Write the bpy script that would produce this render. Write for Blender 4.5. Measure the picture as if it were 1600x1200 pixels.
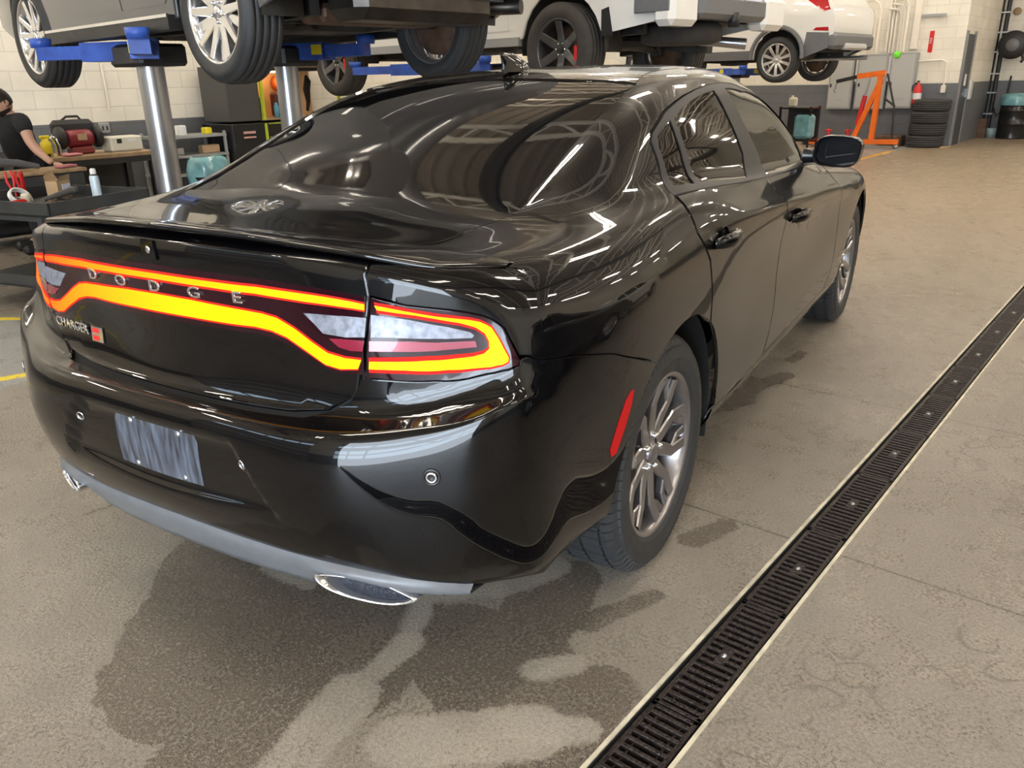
import bpy, bmesh, math, random
import numpy as np
from mathutils import Vector, Matrix
from mathutils.geometry import delaunay_2d_cdt
random.seed(7)
SC=bpy.context.scene; COL=SC.collection
for o in list(bpy.data.objects): bpy.data.objects.remove(o)
PI=math.pi
# ------------------------------------------------------------------ camera
cam_d=bpy.data.cameras.new('camera'); CAM=bpy.data.objects.new('camera',cam_d); COL.objects.link(CAM)
cam_d.sensor_width=36.0; cam_d.lens=36*1261.8/1600; cam_d.clip_start=.05; cam_d.clip_end=200
yaw,pitch,roll=.5453+.1489,-.3599,-.0209
_f=Vector((math.cos(yaw)*math.cos(pitch),math.sin(yaw)*math.cos(pitch),math.sin(pitch)))
_r=Vector((math.sin(yaw),-math.cos(yaw),0)); _u=_r.cross(_f)
r2=_r*math.cos(roll)+_u*math.sin(roll); u2=-_r*math.sin(roll)+_u*math.cos(roll)
CAM.matrix_world=Matrix(((r2.x,u2.x,-_f.x,-1.8375),(r2.y,u2.y,-_f.y,-1.9513),(r2.z,u2.z,-_f.z,1.4273),(0,0,0,1)))
SC.camera=CAM
# ------------------------------------------------------------------ world and exposure
W=bpy.data.worlds.new('daylight'); SC.world=W; W.use_nodes=True
_n=W.node_tree.nodes; _l=W.node_tree.links
sky=_n.new('ShaderNodeTexSky'); sky.sky_type='NISHITA'; sky.sun_disc=False; sky.sun_elevation=math.radians(35); sky.sun_rotation=math.radians(60)
_l.new(sky.outputs[0],_n['Background'].inputs[0]); _n['Background'].inputs[1].default_value=.35
SC.view_settings.view_transform='Standard'; SC.view_settings.look='None'; SC.view_settings.gamma=1; SC.view_settings.use_curve_mapping=False
SC.view_settings.exposure=.70
LAMP_POWER=36.0     # emission of the ceiling strip lamps
DAY_POWER=5.0       # daylight in the window panes
DAYLIGHTS=[((-6.3,-3.0,1.9),(4.2,3.6),420.)]   # soft daylight entering by the door opening behind: location, size, watts
for loc,(sx,sy),pw in DAYLIGHTS:
    ld=bpy.data.lights.new('door_daylight','AREA'); ld.shape='RECTANGLE'; ld.size=sx; ld.size_y=sy; ld.energy=pw; ld.color=(.78,.88,1.0)
    lo=bpy.data.objects.new('door_daylight',ld); COL.objects.link(lo); lo.location=loc; lo.rotation_euler=(0,-PI/2,0)
# ------------------------------------------------------------------ helpers
def mat(name,col=(.5,.5,.5),rough=.5,metal=0.,coat=0.,emit=None,es=0.,noise=0.,nscale=6.,rnoise=0.,bump=0.,bscale=60.,spec=.5,alpha=1.,trans=0.,coords='Object',ior=1.5):
    m=bpy.data.materials.new(name); m.use_nodes=True; nt=m.node_tree; b=nt.nodes['Principled BSDF']
    b.inputs['Base Color'].default_value=(*col,1); b.inputs['Roughness'].default_value=rough; b.inputs['Metallic'].default_value=metal
    b.inputs['Coat Weight'].default_value=coat; b.inputs['Coat Roughness'].default_value=.02; b.inputs['Specular IOR Level'].default_value=spec
    b.inputs['Alpha'].default_value=alpha; b.inputs['Transmission Weight'].default_value=trans; b.inputs['IOR'].default_value=ior
    if emit: b.inputs['Emission Color'].default_value=(*emit,1); b.inputs['Emission Strength'].default_value=es
    if noise or rnoise or bump:
        tc=nt.nodes.new('ShaderNodeTexCoord')
        if noise or rnoise:
            n=nt.nodes.new('ShaderNodeTexNoise'); n.inputs['Scale'].default_value=nscale; n.inputs['Detail'].default_value=5
            nt.links.new(tc.outputs[coords],n.inputs['Vector'])
        if noise:
            r=nt.nodes.new('ShaderNodeMapRange'); r.inputs[1].default_value=.25; r.inputs[2].default_value=.75
            mx=nt.nodes.new('ShaderNodeMix'); mx.data_type='RGBA'
            mx.inputs['A'].default_value=(*[c*(1-noise) for c in col],1); mx.inputs['B'].default_value=(*[min(1,c*(1+noise)) for c in col],1)
            nt.links.new(n.outputs[0],r.inputs[0]); nt.links.new(r.outputs[0],mx.inputs['Factor']); nt.links.new(mx.outputs['Result'],b.inputs['Base Color'])
        if rnoise:
            r=nt.nodes.new('ShaderNodeMapRange'); r.inputs[1].default_value=.3; r.inputs[2].default_value=.7; r.inputs[3].default_value=max(0,rough-rnoise); r.inputs[4].default_value=min(1,rough+rnoise)
            nt.links.new(n.outputs[0],r.inputs[0]); nt.links.new(r.outputs[0],b.inputs['Roughness'])
        if bump:
            n2=nt.nodes.new('ShaderNodeTexNoise'); n2.inputs['Scale'].default_value=bscale; n2.inputs['Detail'].default_value=3; nt.links.new(tc.outputs[coords],n2.inputs['Vector'])
            bp=nt.nodes.new('ShaderNodeBump'); bp.inputs['Strength'].default_value=bump; bp.inputs['Distance'].default_value=.01
            nt.links.new(n2.outputs[0],bp.inputs['Height']); nt.links.new(bp.outputs[0],b.inputs['Normal'])
    return m
def tag(o,label=None,cat=None,group=None,kind=None):
    if label: o['label']=label
    if cat: o['category']=cat
    if group: o['group']=group
    if kind: o['kind']=kind
    return o
def empty(name,loc=(0,0,0),rz=0.,label=None,cat=None,group=None):
    o=bpy.data.objects.new(name,None); COL.objects.link(o); o.location=loc; o.rotation_euler=(0,0,rz); o.empty_display_size=.1
    return tag(o,label,cat,group)
def link(name,me,m,parent=None,smooth=False):
    o=bpy.data.objects.new(name,me); COL.objects.link(o)
    for k in (m if isinstance(m,(list,tuple)) else [m]): me.materials.append(k)
    if smooth: me.polygons.foreach_set('use_smooth',[True]*len(me.polygons))
    if parent: o.parent=parent
    return o
class MB:
    """collects shapes into one mesh"""
    def __init__(s): s.v=[]; s.f=[]; s.mi=[]; s.cur=0; s.sm=[]
    def add(s,v,f,smooth=False):
        n=len(s.v); s.v+= [tuple(float(c) for c in p) for p in v]; s.f+=[tuple(i+n for i in q) for q in f]; s.mi+=[s.cur]*len(f); s.sm+=[smooth]*len(f); return s
    def box(s,c,d,rz=0.,M=None,bev=0.):
        x,y,z=[k/2 for k in d]
        if bev>0:
            b=min(bev,x*.9,y*.9,z*.9); vs=[];
            for sx in (-1,1):
                for sy in (-1,1):
                    for sz in (-1,1):
                        vs+=[(sx*x,sy*(y-b),sz*(z-b)),(sx*(x-b),sy*y,sz*(z-b)),(sx*(x-b),sy*(y-b),sz*z)]
            def I(sx,sy,sz,k): return ((sx>0)*4+(sy>0)*2+(sz>0))*3+k
            fs=[]
            for a in (-1,1):
                fs.append([I(a,-1,-1,0),I(a,1,-1,0),I(a,1,1,0),I(a,-1,1,0)]); fs.append([I(-1,a,-1,1),I(1,a,-1,1),I(1,a,1,1),I(-1,a,1,1)]); fs.append([I(-1,-1,a,2),I(1,-1,a,2),I(1,1,a,2),I(-1,1,a,2)])
                for c2 in (-1,1):
                    fs.append([I(a,c2,-1,0),I(a,c2,1,0),I(a,c2,1,1),I(a,c2,-1,1)]); fs.append([I(a,-1,c2,0),I(a,1,c2,0),I(a,1,c2,2),I(a,-1,c2,2)]); fs.append([I(-1,a,c2,1),I(1,a,c2,1),I(1,a,c2,2),I(-1,a,c2,2)])
                    for d2 in (-1,1): fs.append([I(a,c2,d2,0),I(a,c2,d2,1),I(a,c2,d2,2)])
            # orient outward
            vv=[Vector(p) for p in vs]
            f2=[]
            for f in fs:
                ce=sum((vv[i] for i in f),Vector())/len(f); n=(vv[f[1]]-vv[f[0]]).cross(vv[f[2]]-vv[f[1]])
                f2.append(f if n.dot(ce)>0 else f[::-1])
            fs=f2
        else:
            vs=[(-x,-y,-z),(x,-y,-z),(x,y,-z),(-x,y,-z),(-x,-y,z),(x,-y,z),(x,y,z),(-x,y,z)]
            fs=[(0,3,2,1),(4,5,6,7),(0,1,5,4),(1,2,6,5),(2,3,7,6),(3,0,4,7)]
        R=M if M is not None else Matrix.Rotation(rz,3,'Z')
        vs=[tuple(R@Vector(p)+Vector(c)) for p in vs]
        return s.add(vs,fs)
    def beam(s,a,b,w,h=None,up=(0,0,1)):
        a=Vector(a);b=Vector(b);h=h or w;d=(b-a).normalized();u=Vector(up)
        if abs(d.dot(u))>.99: u=Vector((1,0,0))
        x=d.cross(u).normalized(); z=x.cross(d)
        vs=[p+x*i*w/2+z*j*h/2 for p in (a,b) for i,j in ((-1,-1),(1,-1),(1,1),(-1,1))]
        return s.add(vs,[(0,1,2,3),(7,6,5,4),(0,4,5,1),(1,5,6,2),(2,6,7,3),(3,7,4,0)])
    def tube(s,pts,r,n=10,cap=True):
        pts=[Vector(p) for p in pts]; rs=r if isinstance(r,(list,tuple)) else [r]*len(pts)
        V=[];F=[]; px=None
        for i,p in enumerate(pts):
            d=(pts[min(i+1,len(pts)-1)]-pts[max(i-1,0)]).normalized()
            if px is None: px=d.orthogonal().normalized()
            else:
                px=(px-d*px.dot(d)); px=px.normalized() if px.length>1e-6 else d.orthogonal().normalized()
            py=d.cross(px)
            V+=[p+(px*math.cos(2*PI*k/n)+py*math.sin(2*PI*k/n))*rs[i] for k in range(n)]
        for i in range(len(pts)-1):
            F+=[(i*n+k,i*n+(k+1)%n,(i+1)*n+(k+1)%n,(i+1)*n+k) for k in range(n)]
        s.add(V,F,True)
        if cap: s.add(V[:n][::-1],[tuple(range(n))]); s.add(V[-n:],[tuple(range(n))])
        return s
    def lathe(s,prof,c=(0,0,0),axis='Z',n=32,smooth=True,a0=0.,a1=2*PI):
        """prof: list of (radius, height along axis)"""
        full=abs(a1-a0-2*PI)<1e-6; m=n if full else n+1
        V=[];F=[]
        for r,h in prof:
            for k in range(m):
                a=a0+(a1-a0)*k/n; x,y=r*math.cos(a),r*math.sin(a)
                p={'Z':(x,y,h),'Y':(x,h,y),'X':(h,x,y)}[axis]; V.append((p[0]+c[0],p[1]+c[1],p[2]+c[2]))
        for i in range(len(prof)-1):
            for k in range(n):
                k2=(k+1)%m; q=(i*m+k,i*m+k2,(i+1)*m+k2,(i+1)*m+k); F.append(q if axis!='Y' else q[::-1])
        return s.add(V,F,smooth)
    def prism(s,poly,z0,z1,M=None):
        n=len(poly); V=[(x,y,z0) for x,y in poly]+[(x,y,z1) for x,y in poly]
        if M is not None: V=[tuple(M@Vector(p)) for p in V]
        return s.add(V,[tuple(range(n))[::-1],tuple(range(n,2*n))]+[(i,(i+1)%n,n+(i+1)%n,n+i) for i in range(n)])
    def mesh(s,name):
        me=bpy.data.meshes.new(name); me.from_pydata(s.v,[],s.f); me.polygons.foreach_set('material_index',s.mi); me.polygons.foreach_set('use_smooth',s.sm); me.update(); return me
    def build(s,name,m,parent=None): return link(name,s.mesh(name),m,parent)
def copy_tree(o,parent=None):
    c=o.copy(); COL.objects.link(c); c.parent=parent
    for ch in o.children: copy_tree(ch,c)
    return c
def crom(pts,k=4,closed=False):
    """Catmull-Rom refinement of 2D points"""
    P=[np.array(p,float) for p in pts]; n=len(P); out=[]
    for i in range(n if closed else n-1):
        g=lambda j:P[j%n] if closed else P[min(max(j,0),n-1)]
        a,b,c,d=g(i-1),g(i),g(i+1),g(i+2)
        for q in range(k):
            t=q/k; out.append(tuple(.5*((2*b)+(-a+c)*t+(2*a-5*b+4*c-d)*t*t+(-a+3*b-3*c+d)*t**3)))
    if not closed: out.append(tuple(P[-1]))
    return out
def pip(poly,x,y):
    px=poly[:,0];py=poly[:,1];qx=np.roll(px,-1);qy=np.roll(py,-1)
    c=((py[:,None]>y)!=(qy[:,None]>y))&(x<(qx-px)[:,None]*(y-py[:,None])/((qy-py)[:,None]+1e-15)+px[:,None])
    return c.sum(0)%2==1
def patch(name,Pf,Nf,poly,m,parent=None,sp=.04,met=(lambda a,b:(a,b)),unmet=(lambda a,b:(a,b)),holes=(),gap=.002,depth=.012,off=0.,flip=False,seg=None):
    """triangulated piece of the surface Pf(a,b), cut along poly, edges rolled inward"""
    seg=seg or sp
    loops=[]
    for lp in [poly]+list(holes):
        L=np.array([met(*p) for p in lp],float); out=[]
        for i in range(len(L)):
            a,b=L[i],L[(i+1)%len(L)]; d=np.hypot(*(b-a))
            if d<1e-6: continue
            k=max(1,int(math.ceil(d/seg)))
            out+=[a+(b-a)*j/k for j in range(k)]
        loops.append(np.array(out))
    O=loops[0]; mn=O.min(0);mx=O.max(0)
    gx,gy=np.meshgrid(np.arange(mn[0]+sp*.5,mx[0],sp),np.arange(mn[1]+sp*.5,mx[1],sp)); gx=gx.ravel();gy=gy.ravel()
    ins=pip(O,gx,gy)
    for h in loops[1:]: ins&=~pip(h,gx,gy)
    bd=np.concatenate(loops); gx=gx[ins];gy=gy[ins]
    if len(gx):
        keep=np.ones(len(gx),bool)
        for i in range(0,len(gx),2000):
            d=np.hypot(gx[i:i+2000,None]-bd[None,:,0],gy[i:i+2000,None]-bd[None,:,1]).min(1); keep[i:i+2000]=d>sp*.45
        gx=gx[keep];gy=gy[keep]
    pts=[Vector((float(a),float(b))) for a,b in bd]+[Vector((float(a),float(b))) for a,b in zip(gx,gy)]
    edges=[];k=0;rings=[]
    for lp in loops:
        n=len(lp); edges+=[(k+i,k+(i+1)%n) for i in range(n)]; rings.append(list(range(k,k+n))); k+=n
    ov,oe,of,orv,_,_=delaunay_2d_cdt(pts,edges,[],0,1e-7)
    ov=np.array([tuple(p) for p in ov]); mp={}
    for i,src in enumerate(orv):
        for q in src: mp[q]=i
    tri=np.array([f for f in of if len(f)==3]); ce=ov[tri].mean(1)
    ok=pip(O,ce[:,0],ce[:,1])
    for h in loops[1:]: ok&=~pip(h,ce[:,0],ce[:,1])
    tri=tri[ok]
    ab=np.array([unmet(*p) for p in ov]); P=np.array(Pf(ab[:,0],ab[:,1])); N=np.array(Nf(ab[:,0],ab[:,1]))
    P=P+N*off
    # orient triangles with the normals
    t0,t1,t2=P[tri[:,0]],P[tri[:,1]],P[tri[:,2]]; fn=np.cross(t1-t0,t2-t0); s=np.einsum('ij,ij->i',fn,N[tri].mean(1))
    tri[s<0]=tri[s<0][:,::-1]
    V=P.tolist();NN=N.tolist();F=[tuple(int(i) for i in t) for t in tri]
    P0=P.copy()
    for ri,r in enumerate(rings):
        idx=[mp.get(q,-1) for q in r]; idx=[i for j,i in enumerate(idx) if i>=0 and (j==0 or i!=idx[j-1])]; n=len(idx)
        L=ov[idx]; area=.5*np.sum(L[:,0]*np.roll(L[:,1],-1)-np.roll(L[:,0],-1)*L[:,1])
        Q=P0[idx]; tg=np.roll(Q,-1,0)-np.roll(Q,1,0); tg/=np.maximum(np.linalg.norm(tg,axis=1,keepdims=True),1e-9)
        nn=N[idx]; out=np.cross(tg,nn)
        # decide side by triangle positions: outward = away from the inside in parameter space
        sgn=1 if area>0 else -1
        if ri>0: sgn=-sgn
        # is (tangent x normal) outward for a CCW loop?  test with the parameter-frame handedness
        e=1e-3
        c0=ab[idx[0]]
        du=np.array(Pf([c0[0]+e],[c0[1]]))[0]-np.array(Pf([c0[0]-e],[c0[1]]))[0]; dv=np.array(Pf([c0[0]],[c0[1]+e]))[0]-np.array(Pf([c0[0]],[c0[1]-e]))[0]
        hand=np.sign(np.dot(np.cross(du,dv),N[idx[0]])) or 1
        out=out*sgn*hand
        top=Q-out*gap
        for j,i in enumerate(idx): V[i]=top[j].tolist()
        base=len(V); low=top-nn*depth+out*0
        V+=low.tolist(); NN+=out.tolist()
        for j in range(n):
            a,b=idx[j],idx[(j+1)%n]; c,d=base+(j+1)%n,base+j
            q=np.cross(np.array(V[b])-np.array(V[a]),np.array(V[c])-np.array(V[b]))
            F.append((a,b,c,d) if np.dot(q,out[j])>0 else (d,c,b,a))
    me=bpy.data.meshes.new(name); me.from_pydata(V,[],F); me.polygons.foreach_set('use_smooth',[True]*len(F)); me.update()
    try: me.normals_split_custom_set_from_vertices(NN)
    except Exception as ex: print('normals',name,ex)
    return link(name,me,m,parent)
def joinm(objs,name):
    """merge several freshly made mesh objects with the same material into the first, keeping custom normals"""
    V=[];F=[];NN=[]
    for o in objs:
        me=o.data; n=len(V); V+=[tuple(v.co) for v in me.vertices]; F+=[tuple(i+n for i in p.vertices) for p in me.polygons]
        vn=[(0,0,1)]*len(me.vertices)
        cn=me.corner_normals
        for l in range(len(me.loops)): vn[me.loops[l].vertex_index]=tuple(cn[l].vector)
        NN+=vn
    me=bpy.data.meshes.new(name); me.from_pydata(V,[],F); me.polygons.foreach_set('use_smooth',[True]*len(F)); me.update(); me.normals_split_custom_set_from_vertices(NN)
    par=objs[0].parent; ms=list(objs[0].data.materials)
    for o in objs: bpy.data.objects.remove(o)
    return link(name,me,ms,par)
def text_mesh(body,size,depth=.001,bevel=0.,space=1.):
    cu=bpy.data.curves.new('lettering','FONT'); cu.body=body; cu.size=size; cu.extrude=depth; cu.bevel_depth=bevel; cu.align_x='CENTER'; cu.align_y='CENTER'; cu.space_character=space; cu.resolution_u=3
    o=bpy.data.objects.new('lettering',cu); COL.objects.link(o); dg=bpy.context.evaluated_depsgraph_get(); me=bpy.data.meshes.new_from_object(o.evaluated_get(dg)); bpy.data.objects.remove(o); return me
def skin_body(name,nodes,edges,m,parent=None,sub=2,loc=(0,0,0)):
    """nodes: (x,y,z,rx,ry); one continuous skin surface rooted at node 0"""
    me=bpy.data.meshes.new(name); me.from_pydata([n[:3] for n in nodes],edges,[]); o=bpy.data.objects.new(name,me); COL.objects.link(o)
    md=o.modifiers.new('skin','SKIN'); md.use_smooth_shade=True; md.branch_smoothing=.4
    for i,n in enumerate(nodes):
        sv=me.skin_vertices[0].data[i]; sv.radius=(n[3],n[4] if len(n)>4 else n[3]); sv.use_root=(i==0)
    s=o.modifiers.new('sub','SUBSURF'); s.levels=sub; s.render_levels=sub
    dg=bpy.context.evaluated_depsgraph_get(); dg.update(); m2=bpy.data.meshes.new_from_object(o.evaluated_get(dg)); bpy.data.objects.remove(o)
    p=link(name,m2,m,parent,True); p.location=loc; return p
# ------------------------------------------------------------------ materials
M={}
M['paint']=mat('black_paint',(.0012,.0011,.0015),.3,0,.80,spec=.05)
M['blackglass']=mat('tinted_glass',(.003,.003,.0033),.03,0,.1,spec=.6)
M['trim']=mat('matt_black_trim',(.010,.010,.012),.38,spec=.15)
M['rubber']=mat('tyre_rubber',(.028,.029,.031),.62,noise=.25,nscale=20,rnoise=.1)
M['dirt_rubber']=mat('dusty_rubber',(.045,.042,.04),.75,noise=.25,nscale=12)
M['dark']=mat('black_void',(.006,.006,.006),.8)
M['grayrim']=mat('graphite_alloy',(.27,.255,.26),.30,.8,.4)
M['chrome']=mat('chrome',(.8,.8,.82),.08,1)
M['silver']=mat('silver_alloy',(.62,.62,.62),.25,.8,.3)
M['steel']=mat('brushed_steel',(.42,.43,.45),.28,.9,noise=.15,nscale=3)
M['satin']=mat('satin_gray_plastic',(.13,.135,.145),.38,0,0,noise=.08,nscale=30)
M['lens']=mat('smoked_lens',(.014,.001,.004),.12,0,.45,spec=.2)
M['clear']=mat('clear_reflector',(.20,.21,.25),.38,.3,.15,noise=.5,nscale=60)
M['redref']=mat('red_reflector',(.25,.015,.04),.15,.2,1.)
M['white']=mat('white_body_paint',(.78,.78,.76),.3,0,.8)
M['gray']=mat('gray_enamel',(.33,.34,.34),.5,noise=.1,nscale=3)
M['blue']=mat('blue_lift_paint',(.03,.09,.42),.4,noise=.35,nscale=8)
M['orange']=mat('orange_paint',(.85,.17,.015),.4,noise=.1,nscale=9)
M['red']=mat('red_plastic',(.6,.02,.02),.35)
M['yellow']=mat('yellow_plastic',(.75,.62,.02),.4)
M['green']=mat('lime_paint',(.5,.6,.03),.4)
M['black']=mat('black_plastic',(.015,.015,.016),.45)
M['blacksat']=mat('black_enamel',(.012,.012,.013),.25)
M['under']=mat('grimy_underbody',(.035,.033,.031),.6,noise=.6,nscale=9,rnoise=.2)
M['rust']=mat('rusty_steel',(.12,.07,.045),.6,.3,noise=.5,nscale=12)
M['wood']=mat('worn_bench_wood',(.33,.22,.12),.55,noise=.3,nscale=14)
M['paper']=mat('white_card',(.75,.75,.74),.6)
M['tan']=mat('cardboard',(.45,.31,.18),.8,noise=.1)
M['teal']=mat('teal_plastic_film',(.16,.36,.40),.25,0,.5,noise=.3,nscale=8)
M['skin']=mat('skin',(.52,.30,.21),.5)
M['shirt']=mat('black_cloth',(.008,.008,.010),.85)
M['hair']=mat('dark_hair',(.02,.012,.008),.6)
def glow(name,col,st):
    return mat(name,(.02,.01,.01),.5,emit=col,es=st,spec=.05)
# ---- black sedan body surface: a net of control points (x forward, w half width, z up), rear axle on the floor is the origin
def _col(s):
    return [tuple(float(a) for a in p.split(',')) for p in s.split()]
REAR=[ # rear centre .. rear corner : rows r0..r12 as x,w,z
 _col('-.93,0,.34 -1.01,0,.418 -1.045,0,.515 -1.05,0,.62 -1.028,0,.738 -.965,0,.75 -.95,0,.79 -.952,0,.88 -.958,0,.99 -.96,0,1.1 -.94,0,1.11 -.91,0,1.115 -.87,0,1.112'),
 _col('-.92,.28,.34 -1.0,.28,.413 -1.04,.28,.525 -1.047,.28,.62 -1.024,.28,.739 -.955,.28,.752 -.935,.28,.80 -.93,.28,.88 -.94,.28,.99 -.945,.28,1.094 -.925,.28,1.105 -.895,.28,1.11 -.86,.28,1.108'),
 _col('-.88,.567,.34 -.955,.567,.405 -1.0,.567,.53 -1.010,.567,.62 -.986,.567,.738 -.915,.567,.765 -.897,.567,.81 -.898,.567,.88 -.885,.567,.99 -.878,.567,1.067 -.86,.565,1.083 -.835,.56,1.09 -.80,.555,1.093'),
 _col('-.81,.73,.33 -.875,.73,.378 -.92,.73,.523 -.928,.73,.62 -.908,.73,.755 -.862,.73,.785 -.835,.73,.81 -.824,.73,.86 -.822,.73,.96 -.822,.73,1.034 -.80,.725,1.058 -.77,.715,1.073 -.735,.70,1.082'),
 _col('-.75,.79,.33 -.815,.80,.375 -.862,.82,.53 -.875,.822,.64 -.862,.82,.784 -.82,.815,.81 -.797,.81,.84 -.787,.808,.875 -.779,.808,.94 -.772,.81,.995 -.756,.803,1.027 -.732,.788,1.053 -.705,.766,1.071'),
 _col('-.68,.84,.32 -.745,.862,.375 -.782,.882,.53 -.798,.887,.66 -.79,.882,.812 -.776,.876,.832 -.766,.872,.852 -.757,.869,.874 -.75,.868,.902 -.738,.868,.932 -.717,.863,.98 -.692,.846,1.02 -.662,.816,1.051')]
def _side(x,s): return [(x,)+tuple(float(a) for a in p.split(',')) for p in s.split()]
SIDE=[ # x : rows r0..r12 then g1..g7 as w,z
 _side(-.60,'.84,.30 .892,.385 .910,.50 .920,.62 .926,.74 .927,.79 .926,.825 .924,.855 .921,.885 .915,.92 .898,.975 .866,1.022 .825,1.058 .785,1.072 .74,1.081 .68,1.087 .62,1.092 .48,1.098 .26,1.105 0,1.108'),
 _side(-.36,'.85,.29 .912,.36 .932,.48 .943,.60 .951,.73 .953,.78 .953,.815 .952,.85 .950,.885 .945,.925 .928,.98 .893,1.03 .85,1.068 .79,1.088 .74,1.098 .69,1.106 .64,1.112 .595,1.118 .3,1.138 0,1.144'),
 _side(0,'.85,.27 .912,.34 .932,.46 .945,.59 .953,.72 .955,.77 .955,.81 .954,.85 .952,.885 .948,.93 .932,.99 .903,1.045 .868,1.088 .812,1.12 .76,1.165 .70,1.205 .64,1.233 .568,1.248 .28,1.269 0,1.276'),
 _side(.36,'.85,.26 .910,.33 .930,.44 .940,.57 .945,.68 .946,.73 .947,.78 .948,.83 .948,.88 .947,.935 .936,1.0 .905,1.06 .868,1.098 .822,1.13 .762,1.235 .70,1.315 .62,1.36 .54,1.378 .27,1.391 0,1.395'),
 _side(.75,'.85,.25 .905,.31 .925,.42 .931,.54 .931,.64 .930,.70 .930,.76 .933,.82 .940,.875 .944,.925 .938,.985 .908,1.018 .862,1.078 .826,1.10 .755,1.25 .675,1.378 .61,1.422 .51,1.442 .26,1.457 0,1.46'),
 _side(1.15,'.85,.25 .905,.31 .923,.42 .928,.53 .924,.62 .920,.68 .920,.74 .924,.80 .934,.86 .943,.92 .940,.962 .911,.992 .858,1.055 .825,1.078 .745,1.24 .66,1.388 .60,1.435 .50,1.458 .25,1.474 0,1.478'),
 _side(1.55,'.85,.25 .905,.31 .922,.42 .926,.52 .920,.60 .915,.66 .915,.72 .919,.78 .929,.835 .942,.892 .939,.932 .909,.963 .855,1.04 .822,1.062 .75,1.20 .668,1.335 .60,1.402 .50,1.438 .25,1.463 0,1.468'),
 _side(1.95,'.85,.25 .905,.31 .922,.42 .926,.52 .920,.60 .915,.66 .914,.71 .918,.765 .927,.82 .941,.872 .937,.912 .906,.944 .85,1.022 .815,1.045 .79,1.09 .75,1.165 .71,1.215 .62,1.27 .3,1.33 0,1.345'),
 _side(2.35,'.85,.25 .905,.31 .925,.42 .932,.52 .932,.60 .930,.66 .929,.705 .931,.755 .936,.80 .942,.85 .936,.888 .903,.920 .84,.985 .80,1.0 .77,1.008 .73,1.018 .68,1.03 .60,1.06 .3,1.12 0,1.13'),
 _side(2.70,'.85,.26 .908,.32 .930,.43 .942,.53 .946,.61 .947,.67 .947,.715 .947,.76 .945,.80 .941,.84 .925,.88 .89,.918 .83,.95 .79,.965 .74,.975 .68,.983 .62,.99 .50,1.0 .25,1.02 0,1.025'),
 _side(3.05,'.84,.27 .905,.34 .930,.45 .943,.55 .950,.63 .951,.68 .951,.72 .950,.76 .946,.80 .938,.835 .918,.87 .88,.90 .82,.925 .78,.937 .73,.945 .67,.953 .61,.96 .50,.97 .25,.985 0,.99'),
 _side(3.42,'.80,.26 .87,.30 .90,.40 .915,.50 .918,.58 .918,.63 .916,.67 .912,.71 .905,.75 .895,.785 .875,.82 .84,.85 .79,.875 .75,.888 .70,.896 .64,.904 .58,.91 .48,.92 .24,.935 0,.94'),
 _side(3.72,'.70,.24 .78,.27 .81,.36 .825,.46 .825,.53 .82,.58 .82,.62 .815,.66 .805,.69 .79,.72 .77,.75 .74,.78 .70,.80 .66,.815 .62,.822 .57,.83 .52,.838 .42,.85 .2,.868 0,.873'),
 _side(3.90,'.58,.23 .64,.26 .67,.35 .68,.45 .68,.50 .68,.54 .675,.58 .67,.61 .66,.64 .65,.67 .63,.70 .61,.72 .58,.74 .55,.75 .50,.76 .46,.765 .42,.77 .34,.78 .16,.795 0,.80')]
NC=6+len(SIDE); NR=20
import numpy as np
def _deck_edge():
    c=REAR; a=np.array
    g=[a(c[4][12]),a(c[3][12]),(a(c[3][12])*.4+a(c[2][12])*.6)+a([0,0,.002]),a(c[2][12]),(a(c[2][12])+a(c[1][12]))/2+a([-.008,0,.001]),a(c[1][12]),a(c[0][12])]
    return g
NETL=np.array([[col[i] for i in range(13)] for col in REAR]+[[p for p in col[:13]] for col in SIDE])   # NC x 13 x 3
NETU=np.array([_deck_edge()]+[col[13:] for col in SIDE])                                              # (NC-5) x 7 x 3
TU=np.array([0,.28,.57,.755,.86,.955,1.12,1.36,1.72,2.08,2.47,2.87,3.27,3.67,4.07,4.42,4.77,5.14,5.45,5.67])
def _spl2(t,Y):
    n=len(t);h=np.diff(t);A=np.zeros((n,n));B=np.zeros((n,)+Y.shape[1:])
    A[0,0]=A[-1,-1]=1
    d=np.diff(Y,axis=0)/h.reshape((-1,)+(1,)*(Y.ndim-1))
    for i in range(1,n-1):
        A[i,i-1]=h[i-1];A[i,i]=2*(h[i-1]+h[i]);A[i,i+1]=h[i];B[i]=6*(d[i]-d[i-1])
    return np.linalg.solve(A,B.reshape(n,-1)).reshape(Y.shape)
_mir=NETL[1:][::-1].copy(); _mir[:,:,1]*=-1
_TL=np.concatenate([-TU[1:][::-1],TU]); _YL=np.concatenate([_mir,NETL]); _ML=_spl2(_TL,_YL)
_TUu=TU[5:]; _MU=_spl2(_TUu,NETU)
def _ev(T,Y,M,t):
    i=np.clip(np.searchsorted(T,t)-1,0,len(T)-2); h=(T[i+1]-T[i])[:,None,None]
    a=((T[i+1]-t)/(T[i+1]-T[i]))[:,None,None]; b=1-a
    return a*Y[i]+b*Y[i+1]+((a**3-a)*M[i]+(b**3-b)*M[i+1])*h*h/6
RECESS=.016
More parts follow.
